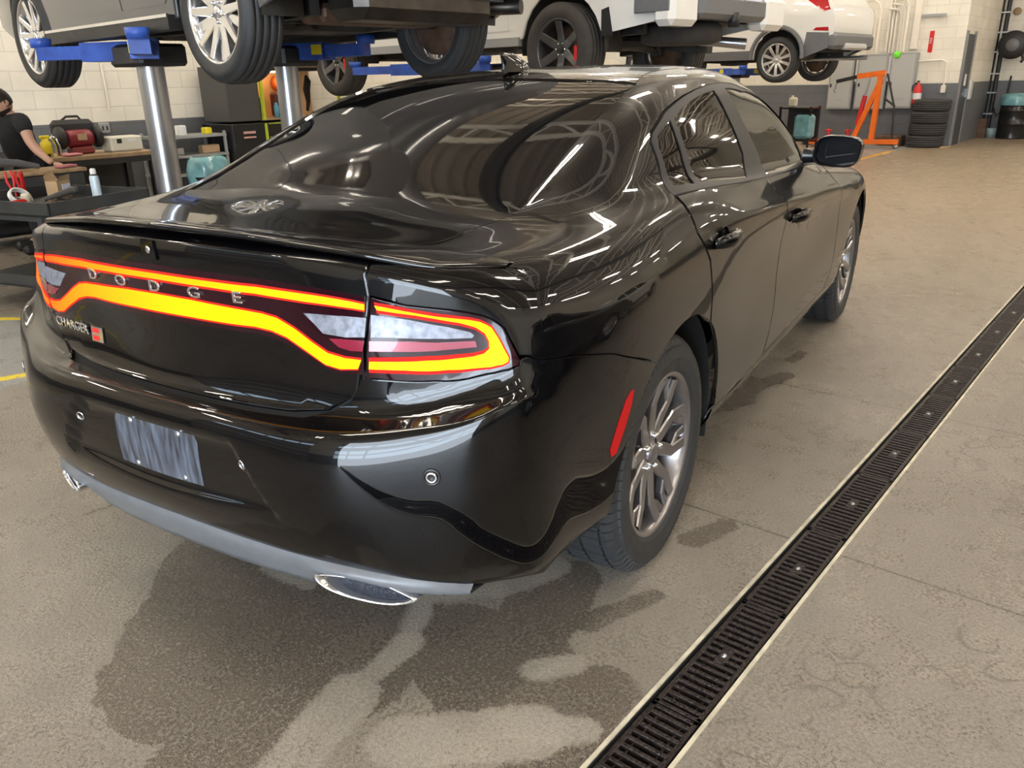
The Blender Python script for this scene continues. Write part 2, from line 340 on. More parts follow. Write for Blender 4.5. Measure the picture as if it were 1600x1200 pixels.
def S(u,v):
    """u: 0 rear centre .. 19 nose, v: 0 sill .. 12 shoulder .. 19 centre line (up to 38 on the far side). returns x,w,z (w>0 right side)"""
    u=np.atleast_1d(np.asarray(u,float)); v=np.atleast_1d(np.asarray(v,float))
    su=np.where(u<0,-1,1.); ua=np.abs(u); sv=np.where(v>19,-1,1.); va=np.where(v>19,38-v,v)
    t=np.interp(ua,np.arange(NC),TU)
    P=_ev(_TL,_YL,_ML,t)                                  # N x13x3
    Q=_ev(_TUu,NETU,_MU,np.maximum(t,_TUu[0]))            # N x7x3
    low=ua<5-1e-4
    ext=P[:,12:13]+(P[:,12:13]-P[:,11:12])*np.arange(1,8)[None,:,None]
    Q=np.where(low[:,None,None],ext,Q)
    mr=Q[:,[5,4]].copy(); mr[:,:,1]*=-1
    R=np.concatenate([P,Q,mr],1)                          # N x22x3
    # knots by mean spacing
    K=_KV
    m=np.diff(R,axis=1)/np.diff(K)[None,:,None]
    h=np.diff(K)
    d=np.zeros_like(R); d[:,0]=m[:,0]; d[:,-1]=m[:,-1]
    m0=m[:,:-1];m1=m[:,1:];w1=(2*h[1:]+h[:-1])[None,:,None];w2=(h[1:]+2*h[:-1])[None,:,None]
    with np.errstate(all='ignore'):
        hm=(w1+w2)/(w1/m0+w2/m1)
    hm=np.where(m0*m1<=0,0,hm)
    par=(m0*h[1:][None,:,None]+m1*h[:-1][None,:,None])/(h[1:]+h[:-1])[None,:,None]
    d[:,1:-1]=np.where(m0*m1<=0,hm,.5*hm+.5*np.clip(par,-3*np.minimum(abs(m0),abs(m1)),3*np.minimum(abs(m0),abs(m1))))
    e=np.clip((ua-5)/2,0,1)[:,None]
    d[:,12]=(1-e)*(m[:,11])+e*d[:,12]
    s=np.interp(va,np.arange(22),K)
    i=np.clip(np.searchsorted(K,s)-1,0,20); hh=(K[i+1]-K[i]); q=((s-K[i])/hh)[:,None]; hh=hh[:,None]
    r=np.arange(len(u))
    o=(2*q**3-3*q**2+1)*R[r,i]+(q**3-2*q**2+q)*hh*d[r,i]+(-2*q**3+3*q**2)*R[r,i+1]+(q**3-q**2)*hh*d[r,i+1]
    # shallow recess around the number plate
    w=np.abs(o[:,1]); z=o[:,2]
    def sm(a,b,x): k=np.clip((x-a)/(b-a),0,1); return k*k*(3-2*k)
    side=.27+.13*np.clip((.70-z)/.2,0,1)
    mk=(1-sm(side-.012,side+.012,w))*sm(.515,.54,z)*(1-sm(.675,.70,z))*(o[:,0]<-.99)
    o=o.copy(); o[:,0]+=RECESS*mk
    o[:,1]*=su*sv
    return o
_KV=np.array([0,.09,.2,.31,.43,.48,.52,.56,.61,.67,.73,.79,.85,.90,1.02,1.14,1.21,1.3,1.55,1.81,2.07,2.32])
def P3(u,v,side=1,off=0.):
    a=S(u,v); p=np.stack([a[:,0],-a[:,1]*side,a[:,2]],1)
    n=N3(u,v,side)
    return p+n*off
def N3(u,v,side=1):
    u=np.atleast_1d(np.asarray(u,float));v=np.atleast_1d(np.asarray(v,float)); e=.01
    u1=np.where((v>11.99)&(u>=5-1e-4),np.maximum(u-e,5.),u-e)
    du=S(np.minimum(u+e,NC-1),v)-S(u1,v); v2=np.minimum(v+e,38.);v1=np.maximum(v-e,0)
    # keep the difference on one side of the corner column
    dv=S(u,v2)-S(u,v1)
    f=lambda a:np.stack([a[:,0],-a[:,1],a[:,2]],1)
    n=np.cross(f(du),f(dv)); n=n/np.maximum(np.linalg.norm(n,axis=1,keepdims=True),1e-12)
    n[:,1]*=1
    if side<0: n=n*np.array([1,-1,1])
    return n
def uv_xz(x,z,lo=0.,hi=19.):
    """parameters of the side surface point at station x and height z (x>=-.62)"""
    xs=[c[0][0] for c in SIDE]
    u=6+np.interp(x,xs,np.arange(len(xs)))
    for _ in range(30):
        a=S(u,12.)[0][0]; 
        if abs(a-x)<1e-5: break
        u+= (x-a)/max(.05,(S(u+.01,12.)[0][0]-S(u-.01,12.)[0][0])/.02)
    a,b=lo,hi
    for _ in range(36):
        m=(a+b)/2
        if S(u,m)[0][2]<z: a=m
        else: b=m
    return (float(u),(a+b)/2)
FT={
 'lens_top':[(2.022,8.291),(2.486,8.286),(3.018,8.409),(3.478,8.456),(3.951,8.547),(4.302,8.566),(4.565,8.204),(4.814,7.719)],
 'lens_bot':[(4.836,7.109),(4.535,6.819),(4.11,6.659),(3.442,6.663),(2.814,6.741),(2.359,6.614),(1.944,6.486)],
 'seam':[(2.012,10.15),(1.999,8.892),(2.039,8.326),(1.998,7.56),(1.951,6.91),(1.9,6.042),(1.859,5.747)],
 'bseam':[(5.058,7.884),(5.884,7.351),(6.514,6.463),(7.297,4.895)],
 'loop_out':[(2.113,8.168),(2.483,8.186),(2.845,8.218),(3.228,8.263),(3.69,8.316),(3.962,8.286),(4.187,8.045),(4.375,7.746),(4.525,7.478),(4.516,7.243),(4.347,7.07),(3.986,6.964),(3.433,7.028),(2.971,7.064),(2.461,6.955),(2.037,6.793)],
 'loop_in':[(2.048,7.085),(2.369,7.193),(2.719,7.312),(3.099,7.382),(3.539,7.406),(3.789,7.469),(3.915,7.606),(3.896,7.784),(3.799,7.967),(3.589,8.068),(3.223,8.106),(2.841,8.103),(2.611,8.086),(2.365,8.045),(2.149,8.021)],
 'band_out_top':[(0.076,8.299),(0.694,8.299),(1.109,8.286),(1.541,8.214),(1.797,8.174),(1.997,8.144)],
 'band_out_bot':[(1.996,7.983),(1.795,7.99),(1.534,8.026),(1.095,8.127),(0.675,8.157),(0.057,8.164)],
 'band_lo_top':[(0.022,7.9),(0.412,7.889),(0.752,7.841),(0.962,7.803),(1.124,7.762),(1.255,7.688),(1.402,7.507),(1.552,7.282),(1.695,7.097),(1.841,7.046),(1.971,7.067)],
 'band_lo_bot':[(1.937,6.772),(1.791,6.686),(1.665,6.754),(1.517,7.026),(1.329,7.281),(1.182,7.393),(1.029,7.441),(0.814,7.445),(0.356,7.463),(-0.038,7.464)],
 'refl_clear':[(2.071,7.922),(2.532,7.988),(2.992,7.995),(3.473,7.938),(3.559,7.867),(3.514,7.795),(2.829,7.701),(2.074,7.504)],
 'refl_red':[(2.052,7.43),(2.598,7.582),(3.588,7.725),(3.617,7.588),(2.98,7.519),(2.051,7.248)],
 'refl_clear_in':[(1.5,7.8),(1.742,7.796),(2.017,7.838),(1.998,7.482),(1.846,7.425),(1.664,7.441)],
 'refl_red_in':[(1.712,7.361),(1.994,7.413),(1.983,7.224),(1.886,7.194),(1.792,7.231)],
 'win_out':[(8.397,12.471),(8.543,13.718),(8.641,14.513),(8.747,14.715),(9.17,14.93),(9.854,14.987),(10.381,15.058),(10.844,15.17),(11.804,15.261),(12.573,15.9),(13.048,15.35)],
 'glass_rear':[(10.583,14.893),(10.252,14.856),(9.881,14.812),(9.507,14.748),(9.231,14.661),(9.095,12.692),(9.704,12.643),(10.443,12.562),(10.706,13.487),(10.673,13.998),(10.622,14.543)],
 'glass_quarter':[(9.138,14.669),(8.947,14.62),(8.77,14.515),(8.694,14.204),(8.56,12.934),(8.969,12.686)],
 'glass_front':[(10.991,14.942),(11.698,15.019),(12.61,15.968),(12.873,15.7),(13.098,15.05),(13.082,13.038),(11.798,12.315),(11.086,12.448),(11.233,13.415),(11.086,14.127)],
 'backglass_edge':[(7.011,16.596),(7.339,17.062),(7.632,16.954),(8.222,16.666),(8.855,16.515),(9.226,16.51),(9.38,16.565)],
 'backglass_bot':[(7.011,16.596),(6.937,17.421),(6.989,17.923),(6.923,18.581),(6.874,19.31)],
 'backglass_top':[(9.38,16.565),(9.448,17.734),(9.542,18.652)],
 'deck_seam':[(5.448,16.244),(5.741,16.145),(6.487,16.567),(7.011,16.596)],
 'marker':[(6.988,3.828),(6.912,3.834),(6.82,3.733),(6.691,3.345),(6.574,2.779),(6.621,2.597),(6.713,2.622),(6.846,3.093),(6.959,3.53)],
 'handle_r':[(8.912,9.228)],
 'handle_f':[(11.576,8.307)],
 'sens1':[(1.132,3.229)],
 'sens2':[(2.92,3.281)],
 'D0':[(0.025,8.042)],
 'D1':[(0.481,8.035)],
 'D2':[(0.917,8.007)],
 'button':[(-0.077,8.611)],
 'badge':[(-1.061,6.104)],
 'badgeL':[(-1.877,5.953)],
 'fillcap':[(5.839,10.825)],
}
# ------------------------------------------------------------------ room
ORD='first second third fourth fifth sixth seventh eighth ninth tenth eleventh twelfth thirteenth fourteenth fifteenth sixteenth seventeenth eighteenth nineteenth twentieth'.split()
def ordinal(n): return ORD[n-1] if n<=20 else 'thirtieth' if n==30 else ('twenty-' if n<30 else 'thirty-')+ORD[n%10-1]
def floor_mat():
    m=bpy.data.materials.new('stained_concrete'); m.use_nodes=True; nt=m.node_tree; b=nt.nodes['Principled BSDF']; L=nt.links.new
    def N(t,**k):
        n=nt.nodes.new(t)
        for a,v in k.items():
            if a.startswith('i_'): n.inputs[a[2:].replace('_',' ')].default_value=v
            else: setattr(n,a,v)
        return n
    geo=N('ShaderNodeNewGeometry'); pos=geo.outputs['Position']
    def noise(scale,detail=6,rough=.55,dist=0.,vec=None):
        n=N('ShaderNodeTexNoise'); n.inputs['Scale'].default_value=scale; n.inputs['Detail'].default_value=detail; n.inputs['Roughness'].default_value=rough; n.inputs['Distortion'].default_value=dist; L(vec or pos,n.inputs['Vector']); return n.outputs[0]
    def mr(x,a,b2,c=0.,d=1.,sm=True):
        n=N('ShaderNodeMapRange'); n.interpolation_type='SMOOTHSTEP' if sm else 'LINEAR'
        L(x,n.inputs[0]); n.inputs[1].default_value=a;n.inputs[2].default_value=b2;n.inputs[3].default_value=c;n.inputs[4].default_value=d; return n.outputs[0]
    def mth(op,a,b2=None):
        n=N('ShaderNodeMath'); n.operation=op
        for i,x in enumerate((a,b2)):
            if x is None: continue
            if isinstance(x,(int,float)): n.inputs[i].default_value=x
            else: L(x,n.inputs[i])
        return n.outputs[0]
    def mix(f,a,c):
        n=N('ShaderNodeMix'); n.data_type='RGBA'
        if isinstance(f,float): n.inputs['Factor'].default_value=f
        else: L(f,n.inputs['Factor'])
        for k,x in (('A',a),('B',c)):
            if isinstance(x,tuple): n.inputs[k].default_value=(*x,1)
            else: L(x,n.inputs[k])
        return n.outputs['Result']
    sep=N('ShaderNodeSeparateXYZ'); L(pos,sep.inputs[0]); X,Y=sep.outputs[0],sep.outputs[1]
    big=noise(.9,7,.6,.6); fine=noise(95,4,.7); mid=noise(5.5,8,.65,.3); spk=noise(330,2,.6)
    base=mix(mr(big,.36,.64),(.205,.172,.132),(.355,.31,.245))
    base=mix(mr(mid,.40,.62,0,.55),base,(.25,.222,.185))
    base=mix(mr(fine,.38,.66,0,.50),base,(.43,.395,.345)); base=mix(mr(fine,.46,.30,0,.35),base,(.16,.135,.105))
    # far part of the floor is warmer, tan
    far=mr(X,1.5,9.0,0,.75); base=mix(far,base,(.56,.42,.25))
    # ring marks left by drops on the lane right of the drain
    vor=N('ShaderNodeTexVoronoi'); vor.feature='F1'; vor.inputs['Scale'].default_value=9.; vor.inputs['Randomness'].default_value=1.
    dn=N('ShaderNodeTexNoise'); dn.inputs['Scale'].default_value=7.; L(pos,dn.inputs['Vector'])
    va=N('ShaderNodeVectorMath'); va.operation='MULTIPLY_ADD'; L(dn.outputs['Color'],va.inputs[0]); va.inputs[1].default_value=(.12,.12,0); L(pos,va.inputs[2]); L(va.outputs[0],vor.inputs['Vector'])
    ring=mth('MULTIPLY',mr(vor.outputs['Distance'],.36,.42),mr(vor.outputs['Distance'],.50,.44))
    rightside=mr(Y,-1.36,-1.42); patchy=mr(noise(2.2,4),.47,.60)
    base=mix(mth('MULTIPLY',mth('MULTIPLY',ring,mth('MULTIPLY',rightside,patchy)),.85),base,(.10,.082,.062))
    # wet areas: (cx,cy,rx,ry)
    edge=noise(3.4,8,.65,.4); ejit=noise(26,5,.7)
    def blob(cx,cy,rx,ry,j=.55,soft=.10):
        dx=mth('DIVIDE',mth('SUBTRACT',X,cx),rx); dy=mth('DIVIDE',mth('SUBTRACT',Y,cy),ry)
        d=mth('SQRT',mth('ADD',mth('MULTIPLY',dx,dx),mth('MULTIPLY',dy,dy)))
        d=mth('ADD',d,mth('MULTIPLY',mth('SUBTRACT',edge,.5),j*2)); d=mth('ADD',d,mth('MULTIPLY',mth('SUBTRACT',ejit,.5),.12))
        return mr(d,1.+soft,1.-soft)
    wet=None
    for a in WET:
        w=blob(*a); wet=w if wet is None else mth('MAXIMUM',wet,w)
    def seg(ax,ay,bx,by,r,j=.06):
        import math as _m
        L2=(bx-ax)**2+(by-ay)**2
        t=mth('DIVIDE',mth('ADD',mth('MULTIPLY',mth('SUBTRACT',X,ax),bx-ax),mth('MULTIPLY',mth('SUBTRACT',Y,ay),by-ay)),L2)
        t=mth('MINIMUM',mth('MAXIMUM',t,0.),1.)
        dx=mth('SUBTRACT',mth('SUBTRACT',X,ax),mth('MULTIPLY',t,bx-ax)); dy=mth('SUBTRACT',mth('SUBTRACT',Y,ay),mth('MULTIPLY',t,by-ay))
        d=mth('SQRT',mth('ADD',mth('MULTIPLY',dx,dx),mth('MULTIPLY',dy,dy)))
        d=mth('ADD',d,mth('ADD',mth('MULTIPLY',mth('SUBTRACT',edge,.5),j*2),mth('MULTIPLY',mth('SUBTRACT',ejit,.5),.03)))
        return mr(d,r+.014,r-.012)
    for a in WETSEG: wet=mth('MAXIMUM',wet,seg(*a))
    for a in DRYSEG: wet=mth('MULTIPLY',wet,mth('SUBTRACT',1.,mth('MULTIPLY',seg(*a),.85)))
    for a in DRY:
        w=blob(*a); wet=mth('MULTIPLY',wet,mth('SUBTRACT',1.,w))
    damp=mix(mr(fine,.38,.68),(.040,.029,.020),(.125,.096,.066))
    base=mix(mth('MULTIPLY',wet,.86),base,damp)
    glint_specks=mth('MULTIPLY',mr(spk,.50,.62),0.30); base=mix(glint_specks,base,(.48,.44,.39))  # light specks over the whole floor, wet glints painted into the colour
    # gray washed lane between the yellow lines
    lane=mth('MULTIPLY',mr(Y,2.45,2.6),mr(Y,4.1,3.95)); base=mix(mth('MULTIPLY',lane,.7),base,(.30,.31,.315))
    # saw-cut joints
    for x0 in (-2.2,.505,1.87,4.18,7.9,11.6):
        d=mth('ABSOLUTE',mth('SUBTRACT',X,x0)); base=mix(mr(d,.006,.0025,0,.8),base,(.045,.038,.03))
    for y0,w in ((2.54,.045),(3.9,.06)):
        d=mth('ABSOLUTE',mth('SUBTRACT',mth('ADD',Y,mth('MULTIPLY',X,.35 if y0<3 else 1.2)),y0 if y0<3 else 4.02)); ym=mth('MULTIPLY',mr(d,w,w-.012),mr(X,1.2,1.0)); ym=mth('MULTIPLY',ym,mr(noise(9,6,.7),.33,.42)); base=mix(ym,base,(.80,.62,.03))
    d=mth('ABSOLUTE',mth('SUBTRACT',Y,2.66)); ym=mth('MULTIPLY',mr(d,.06,.045),mr(X,10.,11.)); base=mix(mth('MULTIPLY',ym,mr(X,15.6,15.0)),base,(.75,.42,.03))
    L(base,b.inputs['Base Color'])
    ro=mth('ADD',mr(mid,.3,.7,.27,.42,False),mth('MULTIPLY',wet,-.10)); ro=mth('ADD',ro,mr(fine,.3,.7,-.05,.07,False)); L(ro,b.inputs['Roughness'])
    sp=mth('MULTIPLY',mr(fine,.25,.75,0,1,False),1.); bp=N('ShaderNodeBump'); bp.inputs['Strength'].default_value=.45; bp.inputs['Distance'].default_value=.004
    hh=mth('ADD',sp,mth('MULTIPLY',noise(240,3,.7),.6)); L(hh,bp.inputs['Height']); L(bp.outputs[0],b.inputs['Normal'])
    b.inputs['Specular IOR Level'].default_value=.55
    return m
WET=[]
DRY=[]
WETSEG=[(-.60,.15,-1.0,-.22,.30,.10),(-.45,-.20,-.80,-.45,.27,.10),(-.9,-.35,-1.25,-.62,.20,.10),(-.55,-.70,-.60,-.85,.20,.08),(-.45,-1.08,-.85,-1.12,.09,.05),(-.15,-.72,-.45,-.80,.13,.06),(-.03,-.985,-.27,-.90,.04,.05),(-.40,-.90,-.47,-1.0,.04,.04),(.30,-.93,.46,-.97,.045,.05),(1.55,-.47,2.0,-.56,.05,.06),(2.25,-.50,2.4,-.50,.035,.05),(-.86,.87,-.75,.85,.012,.02),(.1,.3,1.6,-.25,.35,.15)]
DRYSEG=[(-.467,-.459,-.637,-.561,.030,.05),(-.637,-.561,-.85,-.60,.045,.06),(-.85,-.60,-1.15,-.68,.075,.06),(-.90,-.80,-.687,-1.02,.085,.05),(-.687,-1.02,-.60,-1.12,.04,.04),(-.51,-.90,-.43,-.965,.035,.03),(-.67,.06,-.64,-.13,.022,.05),(-.30,-.60,-.09,-.66,.045,.06),(-.46,-.46,-.30,-.60,.03,.05)]
FL=floor_mat()
DY0,DY1=-1.327,-1.187     # drain channel
def quad(name,x0,x1,y0,y1,z,m,parent=None,flip=False):
    b=MB(); b.add([(x0,y0,z),(x1,y0,z),(x1,y1,z),(x0,y1,z)],[(3,2,1,0) if flip else (0,1,2,3)]); return b.build(name,m,parent)
tag(quad('floor',-9,36,DY1,9,0,FL),kind='structure')
tag(quad('floor',-9,36,-9,DY0,0,FL),kind='structure')
b=MB(); b.add([(-9,DY0,0),(36,DY0,0),(36,DY0,-.16),(-9,DY0,-.16),(-9,DY1,0),(36,DY1,0),(36,DY1,-.16),(-9,DY1,-.16)],[(0,1,2,3),(7,6,5,4),(3,2,6,7)])
tag(b.build('trim_1',M['dark']),kind='structure')
def wall_mat(name,zs,axis):
    m=bpy.data.materials.new(name); m.use_nodes=True; nt=m.node_tree; b=nt.nodes['Principled BSDF']; L=nt.links.new
    geo=nt.nodes.new('ShaderNodeNewGeometry'); sep=nt.nodes.new('ShaderNodeSeparateXYZ'); L(geo.outputs['Position'],sep.inputs[0])
    cmb=nt.nodes.new('ShaderNodeCombineXYZ'); L(sep.outputs[axis],cmb.inputs[0]); L(sep.outputs[2],cmb.inputs[1])
    br=nt.nodes.new('ShaderNodeTexBrick'); L(cmb.outputs[0],br.inputs['Vector']); br.inputs['Scale'].default_value=1; br.inputs['Brick Width'].default_value=.406; br.inputs['Row Height'].default_value=.203; br.inputs['Mortar Size'].default_value=.006; br.inputs['Mortar Smooth'].default_value=.3
    br.inputs['Color1'].default_value=(1,1,1,1); br.inputs['Color2'].default_value=(.95,.95,.95,1); br.inputs['Mortar'].default_value=(.80,.80,.80,1)
    no=nt.nodes.new('ShaderNodeTexNoise'); no.inputs['Scale'].default_value=2.5; no.inputs['Detail'].default_value=6; L(geo.outputs['Position'],no.inputs['Vector'])
    mr=nt.nodes.new('ShaderNodeMapRange'); mr.inputs[1].default_value=.3; mr.inputs[2].default_value=.7; mr.inputs[3].default_value=.86; mr.inputs[4].default_value=1.; L(no.outputs[0],mr.inputs[0])
    cp=nt.nodes.new('ShaderNodeMath'); cp.operation='GREATER_THAN'; L(sep.outputs[2],cp.inputs[0]); cp.inputs[1].default_value=zs
    mx=nt.nodes.new('ShaderNodeMix'); mx.data_type='RGBA'; L(cp.outputs[0],mx.inputs['Factor']); mx.inputs['A'].default_value=(.15,.16,.175,1); mx.inputs['B'].default_value=(.86,.82,.72,1)
    m1=nt.nodes.new('ShaderNodeMix'); m1.data_type='RGBA'; m1.blend_type='MULTIPLY'; m1.inputs['Factor'].default_value=1; L(mx.outputs['Result'],m1.inputs['A']); L(br.outputs['Color'],m1.inputs['B'])
    m2=nt.nodes.new('ShaderNodeMix'); m2.data_type='RGBA'; m2.blend_type='MULTIPLY'; m2.inputs['Factor'].default_value=1; L(m1.outputs['Result'],m2.inputs['A']); L(mr.outputs[0],m2.inputs['B'])
    L(m2.outputs['Result'],b.inputs['Base Color']); b.inputs['Roughness'].default_value=.5
    bp=nt.nodes.new('ShaderNodeBump'); bp.inputs['Strength'].default_value=.4; bp.inputs['Distance'].default_value=.01; L(br.outputs['Fac'],bp.inputs['Height']); bp.invert=True; L(bp.outputs[0],b.inputs['Normal'])
    return m
WLEFT=8.4; CZ=6.3
wl=wall_mat('painted_block_left',1.05,0); wf=wall_mat('painted_block_far',1.2,1); wd=wall_mat('painted_block_side',1.2,0)
def wallbox(name,x0,x1,y0,y1,z0,z1,m): return tag(MB().box(((x0+x1)/2,(y0+y1)/2,(z0+z1)/2),(x1-x0,y1-y0,z1-z0)).build(name,m),kind='structure')
wallbox('wall_left',-9,17.2,WLEFT,WLEFT+.2,0,CZ,wl)
wallbox('wall_far',17.0,17.2,2.05,WLEFT,0,CZ,wf)
wallbox('wall_return',17.2,20.2,2.05,2.25,0,CZ,wd)
wallbox('wall_end',20.2,20.4,-.5,2.25,0,CZ,wf)
wallbox('wall_end',20.4,36,-.5,-.3,0,CZ,wd)
wallbox('wall_end',36,36.2,-9,-.3,0,CZ,wf)
wallbox('wall_right',-9,36.2,-9.2,-9,0,CZ,wd)
# wall behind the camera with two door openings and a strip of glazing
wm=wall_mat('painted_block_back',1.05,1)
for (y0,y1,z0,z1) in ((-9,-5.2,0,CZ),(-.9,.5,0,3.9),(4.5,8.4,0,CZ),(-5.2,4.5,3.9,CZ)): wallbox('wall_back',-6.9,-6.7,y0,y1,z0,z1,wm)
# ceiling: ribbed deck
b=MB(); n=0; y=-9.0; prof=[]
while y<8.6: prof+= [(y,0),(y+.16,0),(y+.20,-.05),(y+.30,-.05),(y+.34,0)]; y+=.34
V=[];F=[]
for (yy,zz) in prof: V+=[(-9,yy,CZ+zz),(36.2,yy,CZ+zz)]
F=[(2*i,2*i+1,2*i+3,2*i+2) for i in range(len(prof)-1)]
b.add(V,F); deck=mat('painted_metal_deck',(.20,.165,.13),.5,noise=.12,nscale=1.5); tag(b.build('ceiling',deck),kind='structure')
M['joist']=mat('joist_paint',(.80,.75,.66),.5)
def joist(x):
    b=MB(); y0,y1=-9,8.4; zt=CZ-.06; zb=CZ-.62
    b.beam((x,y0,zt),(x,y1,zt),.10,.06); b.beam((x,y0,zb),(x,y1,zb),.10,.06)
    k=0; y=y0
    while y<y1-.1:
        b.beam((x,y,zt if k%2==0 else zb),(x,min(y+.62,y1),zb if k%2==0 else zt),.035); y+=.62; k+=1
    return b
jm=joist(0).mesh('roof_joist'); jm.materials.append(M['joist'])
for i in range(23):
    o=bpy.data.objects.new('roof_joist',jm); COL.objects.link(o); o.location=(-7.4+i*1.85,0,0); tag(o,'pale open-web steel joist under the deck, %s counted from the door wall'%ordinal(i+1),'roof joist','roof joists across the ceiling')
gm=mat('dark_girder_paint',(.05,.045,.045),.5)
for y in (-3.6,3.0):
    b=MB(); b.box((5.5 if y>0 else 13.5,y,CZ-.66),(29 if y>0 else 45,.16,.03)); b.box((5.5 if y>0 else 13.5,y,CZ-.90),(29 if y>0 else 45,.16,.03)); b.box((5.5 if y>0 else 13.5,y,CZ-.78),(29 if y>0 else 45,.03,.22)); tag(b.build('roof_girder',gm),'long dark steel girder running below the joists '+('over the right-hand lane' if y<0 else 'over the lifted vehicles'),'girder')
# ceiling strip lamps
LM=glow('lamp_tube',(1.,.90,.76),LAMP_POWER); lampbody=mat('lamp_housing',(.6,.6,.58),.4)
def strip_lamp():
    b=MB().box((0,0,.03),(1.25,.10,.06)); r=empty('strip_lamp'); b.build('lamp_housing',lampbody,r)
    b=MB(); b.box((0,-.09,-.015),(1.2,.07,.03)); b.box((0,.09,-.015),(1.2,.07,.03)); b.build('lamp_tube',LM,r); return r
lp=strip_lamp(); k=0
for ix,x in enumerate((-4.8,-1.4,2.0,5.4,8.8,12.2,15.6,22.4,27.,31.)):
    for iy,y in enumerate((-7.2,-4.9,-1.7,1.1,4.6,7.2) if x<17 else (-7.2,-4.9,-1.7)):
        o=lp if k==0 else copy_tree(lp); k+=1
        o.location=(x,y,CZ-1.25); tag(o,'twin-tube strip lamp, %s of its row from the door wall, %s row from the right'%(ordinal(ix+1),ordinal(iy+1)),'ceiling lamp','ceiling strip lamps')
# garage doors behind the camera, raised part way, with a row of lit panes
pane=glow('daylit_pane',(.62,.82,1.),DAY_POWER); dframe=mat('door_panel_gray',(.30,.30,.31),.4)
for j,(y0,y1) in enumerate(((-5.2,-.9),(.5,4.5))):
    r=empty('door_%d'%(j+1),(-6.8,(y0+y1)/2,0)); r['kind']='structure'
    w=(y1-y0)
    b=MB(); pn=MB(); z=0.0
    for row in range(6):
        zc=.325+row*.65
        if row in ((1,2,4) if j==0 else (4,)):
            b.box((0,0,zc-.29),(.05,w,.07)); b.box((0,0,zc+.29),(.05,w,.07)); nn=5
            for q in range(nn+1): b.box((0,-w/2+w*q/nn,zc),(.05,.09,.58))
            for q in range(nn): pn.box((0,-w/2+w*(q+.5)/nn,zc),(.01,w/nn-.09,.5))
        else: b.box((0,0,zc),(.05,w,.63))
    b.build('door_panel',dframe,r); pn.build('pane',pane,r)
# ---------------------------------------------------------------- trench drain
fr=mat('cream_drain_edge',(.55,.50,.38),.5,noise=.3,nscale=20)
for j,y in enumerate((DY0-.006,DY1+.006)): 
    tag(MB().box((13.5,y,-.001),(45,.010,.010)).build('trim_%d'%(j+2),fr),kind='structure')
iron=mat('cast_iron_grate',(.030,.022,.020),.42,.5,noise=.5,nscale=30,rnoise=.15,bump=.5,bscale=120)
def grate():
    b=MB(); Lg=.508; wd=DY1-DY0-.014; nb=19
    for s in (-1,1): b.box((0,s*(wd/2-.007),-.012),(Lg,.014,.018),bev=.002)
    for s in (-1,1): b.box((s*(Lg/2-.006),0,-.012),(.012,wd,.018),bev=.002)
    for i in range(1,nb):
        x=-Lg/2+Lg*i/nb
        b.box((x,0,-.012),(.0125,wd-.01,.017),bev=.002)
    b.box((0,0,-.011),(.07,.030,.018),bev=.003)
    for s in (-.25,.25): b.box((0,s*wd,-.0165),(Lg,.006,.010))
    o=b.build('drain_grate',iron); h=MB().lathe([(0,.0005),(.008,.0005),(.009,-.004)],n=12).build('lock_screw',M['steel'],o); return o
g0=grate(); gy=(DY0+DY1)/2
for i in range(-3,33):
    o=g0 if i==-3 else copy_tree(g0); o.location=(.098-.254+i*.512,gy+(random.random()-.5)*.003,0); o.rotation_euler=(0,0,(random.random()-.5)*.004)
    tag(o,'slotted dark cast-iron grate of the trench drain, %s counted from the near end'%ordinal(i+4),'drain grate','grates of the trench drain')
# ------------------------------------------------------------------ the black sedan
def metuv(a,b): return (math.copysign(float(np.interp(abs(a),np.arange(NC),TU)),a), float(np.interp(b,np.arange(22),_KV)) if b<=19 else 2*_KV[19]-float(np.interp(38-b,np.arange(22),_KV)))
def unmetuv(a,b):
    u=math.copysign(float(np.interp(abs(a),TU,np.arange(NC))),a); K=_KV
    v=float(np.interp(b,K[:20],np.arange(20))) if b<=K[19] else 38-float(np.interp(2*K[19]-b,K[:20],np.arange(20)))
    return (u,v)
def cpatch(name,poly,m,parent,side=1,sp=.045,**k):
    return patch(name,lambda a,b:P3(a,b,side),lambda a,b:N3(a,b,side),poly,m,parent,sp=sp,met=metuv,unmet=unmetuv,**k)
CAR=empty('sedan',(0,0,0),.1489,'black four-door sedan with lit orange tail lamp ring standing beside the floor drain','car')
AR=.415; AZ=.378
def arch(cx,a0,a1,n=14,r=AR): return [uv_xz(cx+r*math.cos(math.radians(a0+(a1-a0)*i/n)),max(AZ+r*math.sin(math.radians(a0+(a1-a0)*i/n)),.2),0,12) for i in range(n+1)]
PA=M['paint']
